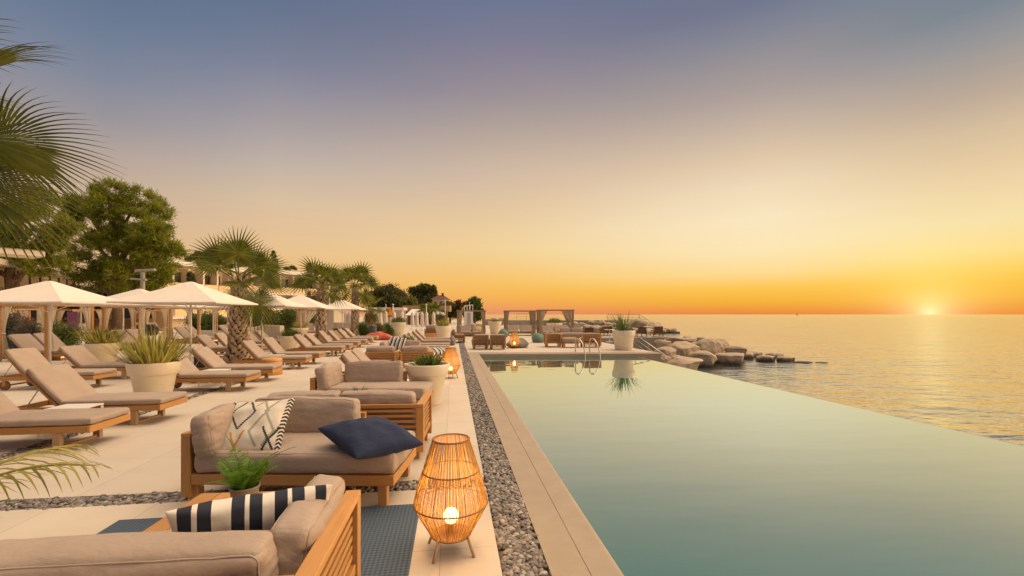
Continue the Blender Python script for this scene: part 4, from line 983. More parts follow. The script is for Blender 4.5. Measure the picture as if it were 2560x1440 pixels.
# ------------------------------------------------------------------ lanterns
def lantern(label, loc, rz):
    t = thing('rattan_lantern', label, 'lantern', loc, rz, 'lit rattan lanterns'); rng = random.Random(2)
    prof = [(0.133, 0.115), (0.20, 0.235), (0.248, 0.325), (0.235, 0.40), (0.185, 0.555), (0.122, 0.755)]
    def rad(z):
        for (r0, z0), (r1, z1) in zip(prof, prof[1:]):
            if z <= z1: return r0 + (r1 - r0) * (z - z0) / (z1 - z0)
        return prof[-1][0]
    b = MB(); n = 150
    for i in range(n):
        a = 2 * PI * (i + rng.uniform(-.32, .32)) / n; a2 = a + rng.uniform(-0.03, 0.03); pts = []
        for j in range(11):
            z = 0.115 + 0.64 * j / 10
            if j == 3: z = 0.325
            aa = a + (a2 - a) * j / 10; r = rad(z) + rng.uniform(-0.003, 0.003); pts.append((r * math.cos(aa), r * math.sin(aa), z))
        b.tube(pts, rng.uniform(0.0017, 0.0028), 4, False)
    b.build('woven_shade', M['rattan'], t, True)
    for z, r in ((0.115, 0.005), (0.325, 0.005), (0.545, 0.005), (0.755, 0.007)):
        b = MB(); q = rad(z); b.tube([(q * math.cos(k * PI / 24), q * math.sin(k * PI / 24), z) for k in range(49)], r, 6, False)
        b.build('hoop', M['rattan_ring'], t, True)
    for k in range(4):
        a = PI / 4 + k * PI / 2; c, s = math.cos(a), math.sin(a); b = MB(); b.tube([(0.135 * c, 0.135 * s, 0.125), (0.19 * c, 0.19 * s, 0.0)], 0.010, 8); b.build('leg', M['teak_grey'], t, True)
    b = MB(); b.lathe([(0.0, -0.052)] + [(0.052 * math.sin(k * PI / 12), -0.052 * math.cos(k * PI / 12)) for k in range(1, 12)] + [(0.0, 0.052)], 24, (0, 0, 0.235)); b.build('globe', M['bulb'], t, True)
    b = MB(); b.lathe([(0.125, 0.112), (0.125, 0.118), (0, 0.118)], 20); b.tube([(0, 0, 0.119), (0, 0, 0.183)], 0.02, 10); b.build('lamp_holder', M['rattan_ring'], t)
    ld = bpy.data.lights.new('lantern_light', 'POINT'); ld.energy = 9; ld.color = (1, 0.56, 0.17); ld.shadow_soft_size = 0.06
    lo = bpy.data.objects.new('lantern_light', ld); C.objects.link(lo); lo.parent = t; lo.location = (0, 0, 0.40)
    return t
l1 = lantern('lit rattan lantern on the slabs beside the pebble channel, nearest', (-0.015, 3.07, 0), 0.15)
dup(l1, (-0.06, 11.4, 0), 0.5, 'lit rattan lantern behind the tall white planter')
dup(l1, at(1286, 871), 0.9, 'lit rattan lantern on the far deck before the grey beanbag')

def cooler(label, loc, w, h):
    t = thing('black_box', label, 'box', loc, 0.2); b = MB(); b.box(-w / 2, w / 2, -w / 2, w / 2, 0, h - 0.03); b.build('body', M['dark_metal'], t, bevel=0.006)
    b = MB(); b.box(-w / 2 - 0.008, w / 2 + 0.008, -w / 2 - 0.008, w / 2 + 0.008, h - 0.028, h); b.build('lid', M['dark_metal'], t, bevel=0.004)
cooler('small black box on the deck left of the stout palm trunk', at(533, 872), 0.34, 0.34)
cooler('small black box behind the lounger before the stout palm', at(503, 919), 0.3, 0.4)
# ------------------------------------------------------------------ far deck
def beanbag(label, loc, m, w, d, h, seed, cat='beanbag'):
    b = MB(); vs = []
    for p in ICO4[0]:
        z = p.z; k = 1.0 if z < 0 else 1 - 0.25 * z
        q = Vector((p.x * w / 2 * k, p.y * d / 2 * k, (max(z, -0.75) + 0.75) / 1.75 * h))
        nz = noise.noise(q * 2.6 + Vector((seed, 0, 0))) * 0.09 + noise.noise(q * 7 + Vector((0, seed, 0))) * 0.025
        q += Vector((p.x, p.y, max(0, p.z) * 0.9)) * nz * (w * 0.9); q.z = max(q.z, 0.002); vs.append(q)
    b.add(vs, ICO4[1]); o = b.build('beanbag', M[m], None, True); o.location = loc; return tag(o, label, cat, 'beanbags')
beanbag('flat coral red beanbag beside the orange stools', at(948, 850), 'red_bag', 1.65, 0.9, 0.5, 1)
beanbag('grey beanbag behind the far lantern', at(1295, 869), 'grey_bag', 1.15, 0.8, 0.45, 5)
beanbag('sage green beanbag standing alone on the far deck', at(1345, 856), 'green_bag', 0.82, 0.75, 0.56, 9)
beanbag('sage green beanbag behind the paired slatted chairs', at(1258, 843), 'green_bag', 0.75, 0.7, 0.6, 13)
beanbag('small grey beanbag at the foot of the golden grass planter', at(1131, 863), 'grey_bag', 0.36, 0.6, 0.5, 17)
gd = 'slatted seating on the far deck'
def chair(label, loc, rz, Ln=0.74, kind='garden_chair', cat='armchair', cs=((0.1, 0.66),), **kw):
    return sofa(label, loc, rz, Ln=Ln, D=0.78, cushions=cs, back=kw.pop('back', Ln), side=kw.pop('side', False), group=gd, wood_=kw.pop('wood_', 'teak_brown'), kind=kind, cat=cat, ctop=kw.pop('ctop', 0.68), top=kw.pop('top', 0.66), seed=kw.pop('seed', 21), **kw)
p = at(1222, 874); chair('slatted chair seen from behind, left of the pair on the far deck', (p.x, p.y + 0.8, 0), R(180), right_arm=False)
p = at(1265, 874); chair('slatted chair seen from behind, right of the pair beside the far lantern', (p.x, p.y + 0.8, 0), R(180), right_arm=False, seed=25)
p = at(1163, 858); sofa('slatted sofa side on, left of the paired chairs beside the pebbles', (p.x, p.y, 0), R(90), Ln=1.7, D=0.8, cushions=((0.15, 0.85), (0.9, 1.6)), back=1.7, side=False, group=gd, wood_='teak_brown', seed=27, ctop=0.74)
p = at(1160, 834); sofa('slatted sofa in front of the left canopy bed, facing the pool', (p.x, p.y, 0), R(-4), Ln=1.8, D=0.8, cushions=((0.15, 0.9), (0.95, 1.7)), back=1.8, side=False, group=gd, wood_='teak_brown', seed=29)
pillow('small pale yellow cushion on a far slatted sofa', 0.45, 0.35, 0.14, M['yellow'], at(1196, 843) + Vector((0, 0, 0.62)), (R(50), 0, 0.2), 12)
p = at(1363, 869); chair('slatted armchair with grey brown cushions facing right by the pool ladder', (p.x + 0.82, p.y + 0.05, 0), R(84), Ln=0.9, side=True, cs=((0.3, 0.85),), wood_='teak', seed=31)
p = at(1398, 851); sofa('slatted sofa facing the pool, middle of the right hand group', (p.x, p.y, 0), R(-4), Ln=1.6, D=0.8, cushions=((0.15, 0.8), (0.85, 1.5)), back=1.6, side=False, group=gd, seed=33, ctop=0.74)
t = thing('ottoman', 'square taupe ottoman on short teak legs before the pool ladder', 'ottoman', at(1430, 870) + Vector((0, 0.35, 0)), R(-4), gd)
cushion('pad', 0.75, 0.62, 0.2, M['taupe'], t, (0, 0, 0.37), r=0.06, puff=0.02)
b = MB(); b.box(-0.37, 0.37, -0.3, 0.3, 0.2, 0.268); b.build('frame', M['teak'], t, bevel=0.004)
for sx in (-1, 1):
    for sy in (-1, 1):
        b = MB(); b.box(sx * 0.32 - 0.035, sx * 0.32 + 0.035, sy * 0.25 - 0.035, sy * 0.25 + 0.035, 0, 0.199); b.build('leg', M['teak'], t)
p = at(1507, 869); chair('slatted armchair seen from behind, right beside the pool ladder', (p.x, p.y + 0.82, 0), R(180 - 4), Ln=0.93, cs=((0.12, 0.85),), wood_='teak', seed=35)
p = at(1418, 838); sofa('slatted sofa in front of the right canopy bed', (p.x - 1.0, p.y, 0), R(-4), Ln=2.2, D=0.8, cushions=((0.15, 1.1), (1.15, 2.1)), back=2.2, side=False, group=gd, seed=37)
# paired low tables of orange wood and sofa by the golden grass planter
p = at(1080, 846); sofa('slatted seat behind the golden grass planter, dark cushions on top', (p.x + 0.55, p.y + 1.6, 0), R(180), Ln=1.1, D=0.8, cushions=((0.1, 1.0),), back=1.1, side=False, group=gd, wood_='teak_brown', seed=39, ctop=0.85)
def block(name, label, cat, loc, rz, w, d, h, m, group=None):
    t = thing(name, label, cat, loc, rz, group); b = MB(); b.box(-w / 2, w / 2, -d / 2, d / 2, 0.02, h - 0.021); b.build('body', M[m], t, bevel=0.006)
    b = MB(); b.box(-w / 2 - 0.006, w / 2 + 0.006, -d / 2 - 0.006, d / 2 + 0.006, h - 0.02, h); b.build('lid', M[m], t, bevel=0.004); return t
go = 'orange wooden cube stools'
block('cube_stool', 'orange wooden cube stool left of the golden grass planter', 'stool', at(1071, 848), 0.1, 0.36, 0.4, 0.36, 'orange_ply', go)
block('cube_stool', 'orange wooden cube stool touching the golden grass planter', 'stool', at(1086, 847), 0.2, 0.36, 0.4, 0.36, 'orange_ply', go)
block('cube_stool', 'orange wooden cube stool behind the coral beanbag, left', 'stool', at(951, 845), 0.1, 0.38, 0.4, 0.45, 'orange_ply', go)
block('cube_stool', 'taller orange wooden cube stool behind the coral beanbag, right', 'stool', at(960, 844), 0.3, 0.36, 0.4, 0.55, 'orange_ply', go)
block('purple_cabinet', 'purple box standing beyond the green hedge', 'cabinet', ad(182, 27), 0.55, 0.46, 0.46, 1.77, 'purple')
t = thing('drum_bin', 'dark grey drum bin among the bushes by the far palm', 'bin', ad(933, 30)); b = MB(); b.lathe([(0.24, 0), (0.25, 0.01), (0.25, 0.84), (0.24, 0.85), (0.0, 0.85)], 24); b.build('body', mat('slate_grey', (0.07, 0.075, 0.085), 0.6), t, True)
b = MB(); b.lathe([(0.251, 0.74), (0.262, 0.742), (0.262, 0.77), (0.251, 0.772)], 24); b.build('rim', M['dark_metal'], t, True)
# pool ladder
t = thing('pool_ladder', 'bright steel ladder with two hoop handrails entering the pool', 'ladder', (0, 0, 0))
a0, a1 = at(1438.5, 879.5), at(1474, 880)
for a in (a0, a1):
    b = MB(); f = Vector((0.22, -0.95, 0)); a = Vector(a); q = [a, a + Vector((0, 0, 0.48)), a + f * 0.06 + Vector((0, 0, 0.565)), a + f * 0.2 + Vector((0, 0, 0.595)), a + f * 0.38 + Vector((0, 0, 0.565)), a + f * 0.62 + Vector((0, 0, 0.40)), a + f * 0.78 + Vector((0, 0, 0.15)), a + f * 0.85 + Vector((0, 0, -0.15)), a + f * 0.87 + Vector((0, 0, -0.8))]
    b.tube(q, 0.024, 10); b.build('handrail', M['steel'], t, True)
for k in range(2):
    b = MB(); f = Vector((0.22, -0.95, 0)) * 0.86; b.bar(Vector(a0) + f + Vector((0, 0, -0.2 - 0.3 * k)), Vector(a1) + f + Vector((0, 0, -0.2 - 0.3 * k)), 0.08, 0.025); b.build('rung', M['steel'], t)
# railings and stairs to the sea
def railing(label, pts, hs, nposts, loc=None):
    t = thing('railing', label, 'railing', (0, 0, 0), 0, 'steel railings by the sea')
    pts = [Vector(p) for p in pts]; b = MB()
    for k, h in enumerate(hs): b.tube([p + Vector((0, 0, h)) for p in pts], 0.022 if k == 0 else 0.014, 6)
    b.build('rails', M['steel'] if 'sloping' in label else M['old_post'], t, True)
    for (a, c, n) in zip(pts, pts[1:], nposts):
        for i in range(n + 1):
            q = a.lerp(c, i / n); b = MB(); b.tube([q, q + Vector((0, 0, hs[0]))], 0.02, 6); b.build('post', M['old_post'], t, True)
    return t
r0 = ad(1560, 24.5, 0.0); r1 = ad(1661, 18.9, -1.06)
railing('sloping railing of four bars running down past the big planter', [r0, r1], (0.95, 0.72, 0.49, 0.26), (3,))
b = MB(); n = 7
for i in range(n):
    q = Vector(r0).lerp(Vector(r1), (i + 0.5) / n); d = (Vector(r1) - Vector(r0)); d.z = 0; d.normalize(); s = Vector((-d.y, d.x, 0))
    m_ = Matrix((d, s, Vector((0, 0, 1)))).transposed().to_4x4(); m_.translation = (q.x, q.y, 0)
    b.box(-0.46, 0.46, -1.1 + 0.01 * i, 0.1, -2.5, -0.16 * i - 0.05, m_)
tag(b.build('stone_steps', M['stone_wall']), 'stone steps going down to the sea beside the planter', 'steps')
q0, q1, q2 = ad(1519, 47, 0.6), ad(1598, 46, 0.62), ad(1650, 40, -0.45)
railing('upper railing of thin bars on the rocky mound above the steps', [q0, q1], (0.95, 0.7, 0.45, 0.22), (2,))
railing('upper sloping railing dropping from the rocky mound to the water', [q1 + Vector((0.01, 0, 0)), q2], (0.95, 0.7, 0.45, 0.22), (2,))
w0, w1 = ad(1292, 58.5, 0.9), ad(1340, 58.5, 0.9)
railing('low dark railing on the breakwater seen through the middle canopy bed', [w0, w1], (0.75, 0.4), (2,))
b = MB(); a, c = ad(1262, 58), ad(1560, 57.3); b.bar((a.x, a.y, -0.9), (c.x, c.y, -0.9), 1.4, 3.5)
tag(b.build('breakwater_wall', M['stone_wall']), 'long grey stone breakwater wall beyond the canopy beds', 'wall')
b = MB(); a, c = ad(1262, 51), ad(1440, 50.5); b.bar((a.x, a.y, -0.6), (c.x, c.y, -0.6), 0.5, 1.9)
tag(b.build('low_wall', M['plaster']), 'low pale wall in front of the stone breakwater', 'wall')
# brown lounge chairs on the sea terrace
def deck_chair(label, loc, rz, sc=1.0):
    t = thing('deck_chair', label, 'deck chair', loc, rz, 'brown slatted deck chairs')
    b = MB()
    for i in range(13): b.box(-0.30, 0.30, 0.50 + 0.0, 0.52, 0.30 + i * 0.043, 0.337 + i * 0.043, Matrix.Translation((0, 0.30, 0.2)) @ Matrix.Rotation(R(-22), 4, 'X') @ Matrix.Translation((0, -0.5, -0.28)))
    b.build('backrest', M['dark_wood'], t)
    b = MB()
    for i in range(9): b.box(-0.30, 0.30, -0.62 + i * 0.11, -0.53 + i * 0.11, 0.27, 0.29)
    b.build('seat', M['dark_wood'], t)
    for sx in (-1, 1):
        b = MB(); b.box(sx * 0.33 - 0.025, sx * 0.33 + 0.025, -0.64, 0.45, 0.22, 0.269); b.box(sx * 0.33 - 0.03, sx * 0.33 + 0.03, -0.2, 0.42, 0.44, 0.465); b.build('side_rail', M['dark_wood'], t)
        for y in (-0.58, 0.36):
            b = MB(); b.box(sx * 0.33 - 0.022, sx * 0.33 + 0.022, y - 0.022, y + 0.022, 0, 0.218 if y < 0 else 0.439); b.build('leg', M['dark_wood'], t)
    return t
D0 = deck_chair('brown slatted deck chair at the end of the sea terrace', ad(1642, 32.0, 0.02), R(170))
dup(D0, ad(1600, 32.0, 0.02), R(176), 'brown slatted deck chair just right of the big planter')
dup(D0, ad(1468, 30.5), R(178), 'brown slatted deck chair behind the right hand armchair')
dup(D0, ad(1503, 33.5), R(200), 'brown deck chair in front of the rocks, left of the dark bladed planter')
dup(D0, ad(1521, 33.8), R(160), 'brown deck chair half hidden by the dark bladed planter')
def bistro(label, loc):
    t = thing('bistro_table', label, 'table', loc, 0, 'small pale bistro tables'); b = MB(); b.lathe([(0.0, 0.70), (0.3, 0.70), (0.3, 0.725), (0.0, 0.725)], 20); b.build('tabletop', M['white'], t)
    b = MB(); b.tube([(0, 0, 0.02), (0, 0, 0.70)], 0.025, 8); b.lathe([(0.2, 0), (0.2, 0.02), (0, 0.02)], 16); b.build('pedestal', M['white'], t); return t
bt = bistro('small pale bistro table between armchair and big planter', ad(1524, 26)); dup(bt, ad(1619, 31.2, 0.02), 0, 'small pale table between the terrace deck chairs')
# rocks
def rock(label, px, py, wpx, hpx, dc, seed, flat=1.0, group='boulders by the pool corner', sub=ICO4):
    c = P(px, py, dc); w = wpx * dc / FPX / 2; h = hpx * dc / FPX / 2 * 0.9; rng = random.Random(seed); o = Vector((seed * 1.37, seed * 0.71, seed * 2.1)); vs = []
    yaw_ = rng.uniform(-0.5, 0.5); Rm = Matrix.Rotation(yaw_, 3, 'Z')
    cuts = []
    for _ in range(13):
        n_ = Vector((rng.gauss(0, 1), rng.gauss(0, 1), rng.gauss(0, 1))).normalized(); cuts.append((n_, rng.uniform(0.58, 0.90)))
    low = max(h, c.z + 1.75)
    for p in sub[0]:
        q = Vector(p)
        for n_, d_ in cuts:
            e_ = q.dot(n_) - d_
            if e_ > 0: q -= n_ * e_ * 0.92
        q = q * 1.14 * (1 + 0.10 * noise.noise(q * 1.3 + o) + 0.07 * noise.noise(q * 3.2 + o) + 0.035 * noise.noise(q * 9 + o))
        vs.append(Rm @ Vector((q.x * w, q.y * (w * 0.7 + h * 0.3) * flat, q.z * (h if q.z > 0 else low))))
    b = MB(); b.add(vs, sub[1]); ob = b.build('boulder', M['rock'], None, False); ob.location = c; return tag(ob, label, 'boulder', group)
for i, a in enumerate([
 ('huge pale boulder bulging in the middle of the heap', 1709, 875, 70, 48, 25.5), ('upright layered boulder right of the huge pale one', 1772, 874, 62, 56, 26.5),
 ('round boulder at the upper left of the heap by the terrace', 1658, 858, 42, 24, 26.5), ('broad boulder below the round one, behind the railing foot', 1664, 882, 54, 30, 24),
 ('rounded boulder at the waterline below the layered one', 1758, 891, 62, 32, 24.3), ('long boulder at the waterline right of the rounded one', 1828, 890, 68, 24, 25.5),
 ('long low slab of rock touching the pool corner', 1708, 906, 92, 34, 20.5), ('wedge of rock behind the long waterline boulder', 1836, 874, 62, 28, 28),
 ('sloping boulder at the top of the heap', 1706, 854, 80, 26, 29), ('knobbly boulder on the crest of the heap', 1752, 856, 42, 34, 29), ('crest boulder at the right of the layered one', 1792, 866, 54, 40, 29),
 ('brownish boulder under the terrace edge', 1690, 853, 34, 24, 30), ('flat wet rock at the end of the heap', 1880, 883, 62, 14, 30), ('low rock in the water beyond the heap', 1914, 894, 48, 18, 27),
 ('outermost block shaped rock in the water', 1962, 895, 52, 14, 27), ('dark wet rock barely above the sea, inner one', 2010, 905, 40, 4, 26), ('dark wet rock barely above the sea, outer one', 2052, 906, 30, 3, 26), ('dark rock between the two low water rocks', 1935, 886, 46, 8, 29.5)]):
    rock(a[0], *a[1:], seed=i + 3)
rng = random.Random(15)
for i, (px, py, dc) in enumerate([(1682, 874, 27.5), (1738, 862, 27.5), (1742, 884, 26), (1797, 882, 27), (1660, 896, 22.5), (1676, 868, 28.5), (1728, 892, 25), (1812, 876, 29), (1850, 884, 29.5), (1770, 860, 30), (1722, 848, 31), (1690, 896, 23.5), (1868, 889, 28.5), (1786, 894, 26.5)]):
    rock('small boulder wedged into a gap of the heap by the pool corner', px, py, rng.uniform(26, 36), rng.uniform(16, 22), dc, 140 + i, group='small boulders filling the heap', sub=ICO3)
rng = random.Random(12)
for i in range(26):
    px = 1404 + (i % 13) * 15 + rng.uniform(-5, 5); dc = 46 + rng.uniform(-1.5, 1.5) - (3 if i >= 13 else 0)
    rock('pale riprap boulder heaped before the breakwater wall', px, (812 if i < 13 else 822) + rng.uniform(-3, 3), rng.uniform(18, 30), rng.uniform(12, 20), dc, 40 + i, group='riprap heaped before the breakwater', sub=ICO3)
for i, (px, py, w, h, dc) in enumerate([(1600, 812, 46, 34, 44), (1632, 818, 44, 28, 42), (1570, 814, 44, 30, 45), (1612, 828, 40, 20, 39), (1652, 826, 24, 10, 66)]):
    rock(['tall mound rock under the upper railing', 'right shoulder of the rocky mound under the railing', 'left rock of the mound behind the dark bladed planter', 'low rock of the mound behind the deck chairs', 'small rock at the seaward foot of the mound'][i], px, py, w, h, dc, 80 + i, group='rocks of the railed mound', sub=ICO3)
for i, (px, py, w, h, dc) in enumerate([(1668, 824, 26, 10, 68), (1684, 825, 16, 9, 67), (1695, 829, 10, 4, 66)]):
    rock(['dark rock in the sea beyond the deck chairs, largest', 'dark pointed rock in the sea beyond the deck chairs', 'smallest dark rock awash beyond the deck chairs'][i], px, py, w, h, dc, 90 + i, group='rocks in the sea', sub=ICO3)
for i in range(9):
    rock('low dark rock on the shore seen between the canopy beds', 1212 + i * 7 + rng.uniform(-2, 2), 797 + rng.uniform(-1, 2), rng.uniform(7, 13), rng.uniform(4, 7), 70, 100 + i, group='shore rocks between the canopy beds', sub=ICO3)
# boat on the horizon
t = thing('sailing_boat', 'tiny dark sailing boat on the horizon', 'boat', ad(1993, 1500, SEA_Z)); b = MB(); b.add([(-4, 0, 1.2), (0, -1.2, 1.2), (4.5, 0, 1.4), (0, 1.2, 1.2), (-3.5, 0, 0), (3.4, 0, 0)], [(0, 1, 2, 3), (0, 4, 5, 2, 1), (0, 3, 2, 5, 4)]); b.build('hull', M['dark_metal'], t)
b = MB(); b.add([(0, 0, 1.5), (-3, 0.05, 1.8), (0, 0, 8), (0.05, 0.12, 1.5), (-3, 0.17, 1.8), (0.05, 0.12, 8)], [(0, 1, 2), (3, 5, 4), (0, 2, 5, 3), (1, 4, 5, 2), (0, 3, 4, 1)]); b.build('sail', M['dark_metal'], t)

# ------------------------------------------------------------------ far shore
def closed_parasol(label, loc, h, group):
    t = thing('closed_parasol', label, 'parasol', loc, 0, group); b = MB(); b.tube([(0, 0, 0.05), (0, 0, h)], 0.03, 8); b.lathe([(0.25, 0), (0.25, 0.05), (0, 0.05)], 12); b.build('pole', M['white'], t)
    b = MB(); n = 16; vs = []; prof = [(0.13, 0.45), (0.20, 0.62), (0.17, 1.2), (0.15, 1.7), (0.16, 1.9), (0.03, 2.2)]
    for r, z in prof:
        for k in range(n): q = r * (1 + 0.18 * (1 if k % 2 else -1)); vs.append((q * math.cos(k * PI / 8), q * math.sin(k * PI / 8), z / 2.2 * h))
    b.add(vs, [(i * n + k, i * n + (k + 1) % n, (i + 1) * n + (k + 1) % n, (i + 1) * n + k) for i in range(len(prof) - 1) for k in range(n)]); b.build('canopy', M['canvas'], t, True); return t
GP1, GP2 = 'closed parasols on the open promenade', 'closed parasols by the white pergola'
cp = closed_parasol('furled white parasol on the open promenade, first from the left', ad(1031, 50), 1.9, GP1)
for px, dc, lb in [(1042, 47, 'furled white parasol on the open promenade, second from the left'), (1055, 48, 'furled white parasol on the open promenade, middle one'), (1066, 46, 'furled white parasol on the open promenade, second from the right'), (1084, 48, 'furled white parasol on the open promenade, beside the golden grass')]:
    dup(cp, ad(px, dc), 0, lb)
for i, (px, dc) in enumerate([(924, 40), (937, 43), (951, 43), (964, 42), (985, 41), (1005, 42), (864, 38), (874, 38)]):
    dup(cp, ad(px, dc), 0, ['furled white parasol at the left end of the white pergola', 'furled white parasol second in the pergola cluster', 'furled white parasol in the middle of the pergola cluster', 'furled white parasol left of the orange flag', 'furled white parasol right of the flag pole', 'furled white parasol behind the clipped dome planter', 'furled parasol left of the far palm trunk', 'furled parasol touching the far palm trunk'][i], GP2)
def obx(name, label, cat, loc, rz): return thing(name, label, cat, loc, rz)
t = obx('pergola', 'long low white pergola before the dark trees', 'pergola', ad(967, 58), R(-3))
b = MB(); w = 92 * 58 / FPX; zt = zp(769, 58)
b.box(-w / 2, w / 2, -1.5, 1.5, zt - 0.35, zt); b.build('roof', M['white'], t)
for k in range(4):
    b = MB(); x = -w / 2 + 0.1 + (w - 0.2) * k / 3; b.box(x - 0.07, x + 0.07, -1.45, -1.3, 0, zt - 0.352); b.build('post', M['white'], t)
b = MB(); b.box(-w / 2 + 0.2, w / 2 - 0.2, 1.2, 1.35, 0, zt - 0.353); b.build('back_wall', M['plaster'], t)
t = obx('beach_bar', 'low beach bar under white awnings with a dark counter', 'bar', ad(1066, 74), R(-3)); w = 96 * 74 / FPX; zt = zp(771, 74)
b = MB(); b.box(-w / 2, w / 2, 1.5, 5, -0.1, zt - 0.5); b.build('wall', M['dark_wood'], t)
b = MB(); b.box(-w / 2 - 1, w / 2 + 0.5, 2, 9, zt - 0.49, zt + 0.5); b.build('roof', M['teak_grey'], t)
for x0, x1 in ((-w / 2, -0.6), (0.9, w / 2)):
    b = MB(); b.add([(x0, -2, zt - 1.1), (x1, -2, zt - 1.1), (x1 - 0.6, 1.48, zt - 0.1), (x0 + 0.6, 1.48, zt - 0.1), (x0, -2, zt - 1.18), (x1, -2, zt - 1.18), (x1 - 0.6, 1.48, zt - 0.18), (x0 + 0.6, 1.48, zt - 0.18)], [(0, 1, 2, 3), (7, 6, 5, 4), (0, 4, 5, 1), (1, 5, 6, 2), (2, 6, 7, 3), (3, 7, 4, 0)]); b.build('awning', M['white'], t)
b = MB(); b.box(-w / 2, w / 2, -1.2, -0.8, 0, 1.0); b.build('counter', M['dark_wood'], t)
for k in range(5):
    b = MB(); x = -w / 2 + 0.3 + (w - 0.6) * k / 4; b.tube([(x, -1.9, 0), (x, -1.9, zt - 1.12)], 0.05, 6); b.build('post', M['white'], t)
t = obx('house', 'cream house with a low red tiled roof and chimney beside the cypresses', 'house', ad(1101, 112), R(-12)); w = 30 * 112 / FPX; ze = zp(749, 112); zr = zp(738, 112)
b = MB(); b.box(-w / 2, w / 2, -2, 3, -0.1, ze); b.build('wall', mat('cream_wall', (0.55, 0.42, 0.34), 0.9), t)
b = MB(); o_ = 0.45; b.add([(-w / 2 - o_, -2 - o_, ze), (w / 2 + o_, -2 - o_, ze), (w / 2 + o_, 3 + o_, ze), (-w / 2 - o_, 3 + o_, ze), (-w / 4, 0.5, zr), (w / 4, 0.5, zr)], [(0, 1, 5, 4), (1, 2, 5), (2, 3, 4, 5), (3, 0, 4), (3, 2, 1, 0)]); rf = b.build('roof', M['roof_tile'], t)
b = MB(); b.box(0.25, 0.7, 0.2, 0.65, zr - 0.5, zr + 0.45); b.box(0.19, 0.76, 0.14, 0.71, zr + 0.452, zr + 0.55); b.build('chimney', M['roof_tile'], rf)
for x in (-0.8, 0.6):
    b = MB(); b.box(x - 0.3, x + 0.3, -2.05, -1.99, ze - 1.7, ze - 0.6); b.build('window', M['dark_glass'], t)
t = obx('stage_tower', 'white tower with an open frame on top behind the left canopy bed', 'tower', ad(1171.5, 58), R(-3)); w = 22 * 58 / FPX; z1 = zp(778, 58); z2 = zp(762.5, 58)
b = MB(); b.box(-w / 2, w / 2, -0.4, 0.4, -0.1, z1); b.build('body', M['white'], t)
b = MB(); b.box(-w * 0.17, w * 0.24, -0.43, -0.41, 0.2, z1 - 0.2); b.build('panel', mat('pale_grey_panel', (0.42, 0.40, 0.38), 0.6), t)
b = MB()
for x in (-w / 2 + .03, -w / 6, w / 6, w / 2 - .03):
    b.box(x - 0.04, x + 0.04, -0.4, -0.32, z1 + 0.002, z2 - 0.06 + x * 0.12)
    b.box(x - 0.04, x + 0.04, 0.32, 0.4, z1 + 0.002, z2 - 0.06 + x * 0.12)
b.bar((-w / 2, -0.36, z2 - 0.05 - w * 0.06), (w / 2, -0.36, z2 - 0.05 + w * 0.06), 0.1, 0.09); b.bar((-w / 2, 0.36, z2 - 0.05 - w * 0.06), (w / 2, 0.36, z2 - 0.05 + w * 0.06), 0.1, 0.09); b.build('top_frame', M['white'], t)
b = MB(); w0, w1 = ad(1144, 44), ad(1215, 44); b.bar((w0.x, w0.y, 0.25), (w1.x, w1.y, 0.25), 2.0, 0.5)
tag(b.build('stage_platform', M['plaster']), 'low pale platform behind the left canopy bed', 'platform')
def pole(name, label, px, dc, ytop, cat='lamp', r=0.045, arms=()):
    t = thing(name, label, cat, ad(px, dc), 0, None); zt = zp(ytop, dc); b = MB(); b.tube([(0, 0, 0), (0, 0, zt)], r, 8); b.build('post', M['white'], t, True)
    b = MB(); b.lathe([(0.0, zt), (0.1, zt + 0.02), (0.1, zt + 0.09), (0.0, zt + 0.14)], 12); b.build('head', M['white'], t, True); return t
pole('lamp_post', 'thin white lamp post right of the small house', 1113, 66, 753); pole('lamp_post', 'thin white lamp post before the beach bar palms', 1066, 52, 762)
pole('lamp_post', 'thin lamp post rising behind the white pergola', 965, 66, 763); pole('lamp_post', 'lamp post with round head behind the white tower', 1174, 75, 757)
t = pole('flag_pole', 'white pole carrying an orange and yellow flag', 982.5, 46, 763, 'flag'); b = MB(); vs = []
for i in range(9):
    for j in range(9): vs.append((-0.06 - 0.085 * i * (1 - 0.04 * j), 0.06 * math.sin(i * 0.9 + j * 0.4), zp(768, 46) - 0.12 * j - 0.02 * i))
b.add(vs, [(i * 9 + j, i * 9 + j + 1, (i + 1) * 9 + j + 1, (i + 1) * 9 + j) for i in range(8) for j in range(8)], None); m_ = mat('orange_flag', (0.6, 0.16, 0.02), 0.8); t_ = m_.node_tree
setc(m_, nmix(t_, mr(t_, noi(t_, coord(t_), 1.6, 2), 0.45, 0.55), (0.65, 0.45, 0.03), (0.6, 0.12, 0.02))); b.build('flag', m_, t, True)
pbar = random.Random(21)
palm('short round fan palm before the beach bar', ad(1066, 64), 2.0, 0.2, 0.14, 0.9, ring(pbar, ((7, 60, 0, 1), (9, 22, 10, 1), (7, -12, 0, 1))), 31, 16, 'small palms by the beach bar')
palm('wide fan palm right of the short one before the beach bar', ad(1086, 70), 1.9, 0.2, 0.14, 1.1, ring(pbar, ((7, 60, 0, 1), (9, 22, 10, 1), (7, -12, 0, 1))), 32, 16, 'small palms by the beach bar')
palm('yellowing fan palm behind the far terrace palm', ad(928, 38), 2.1, 0.2, 0.15, 0.75, ring(pbar, ((4, 60, 0, 1), (6, 5, 10, 1), (7, -45, 0, 1))), 33, 18, 'small palms by the beach bar')

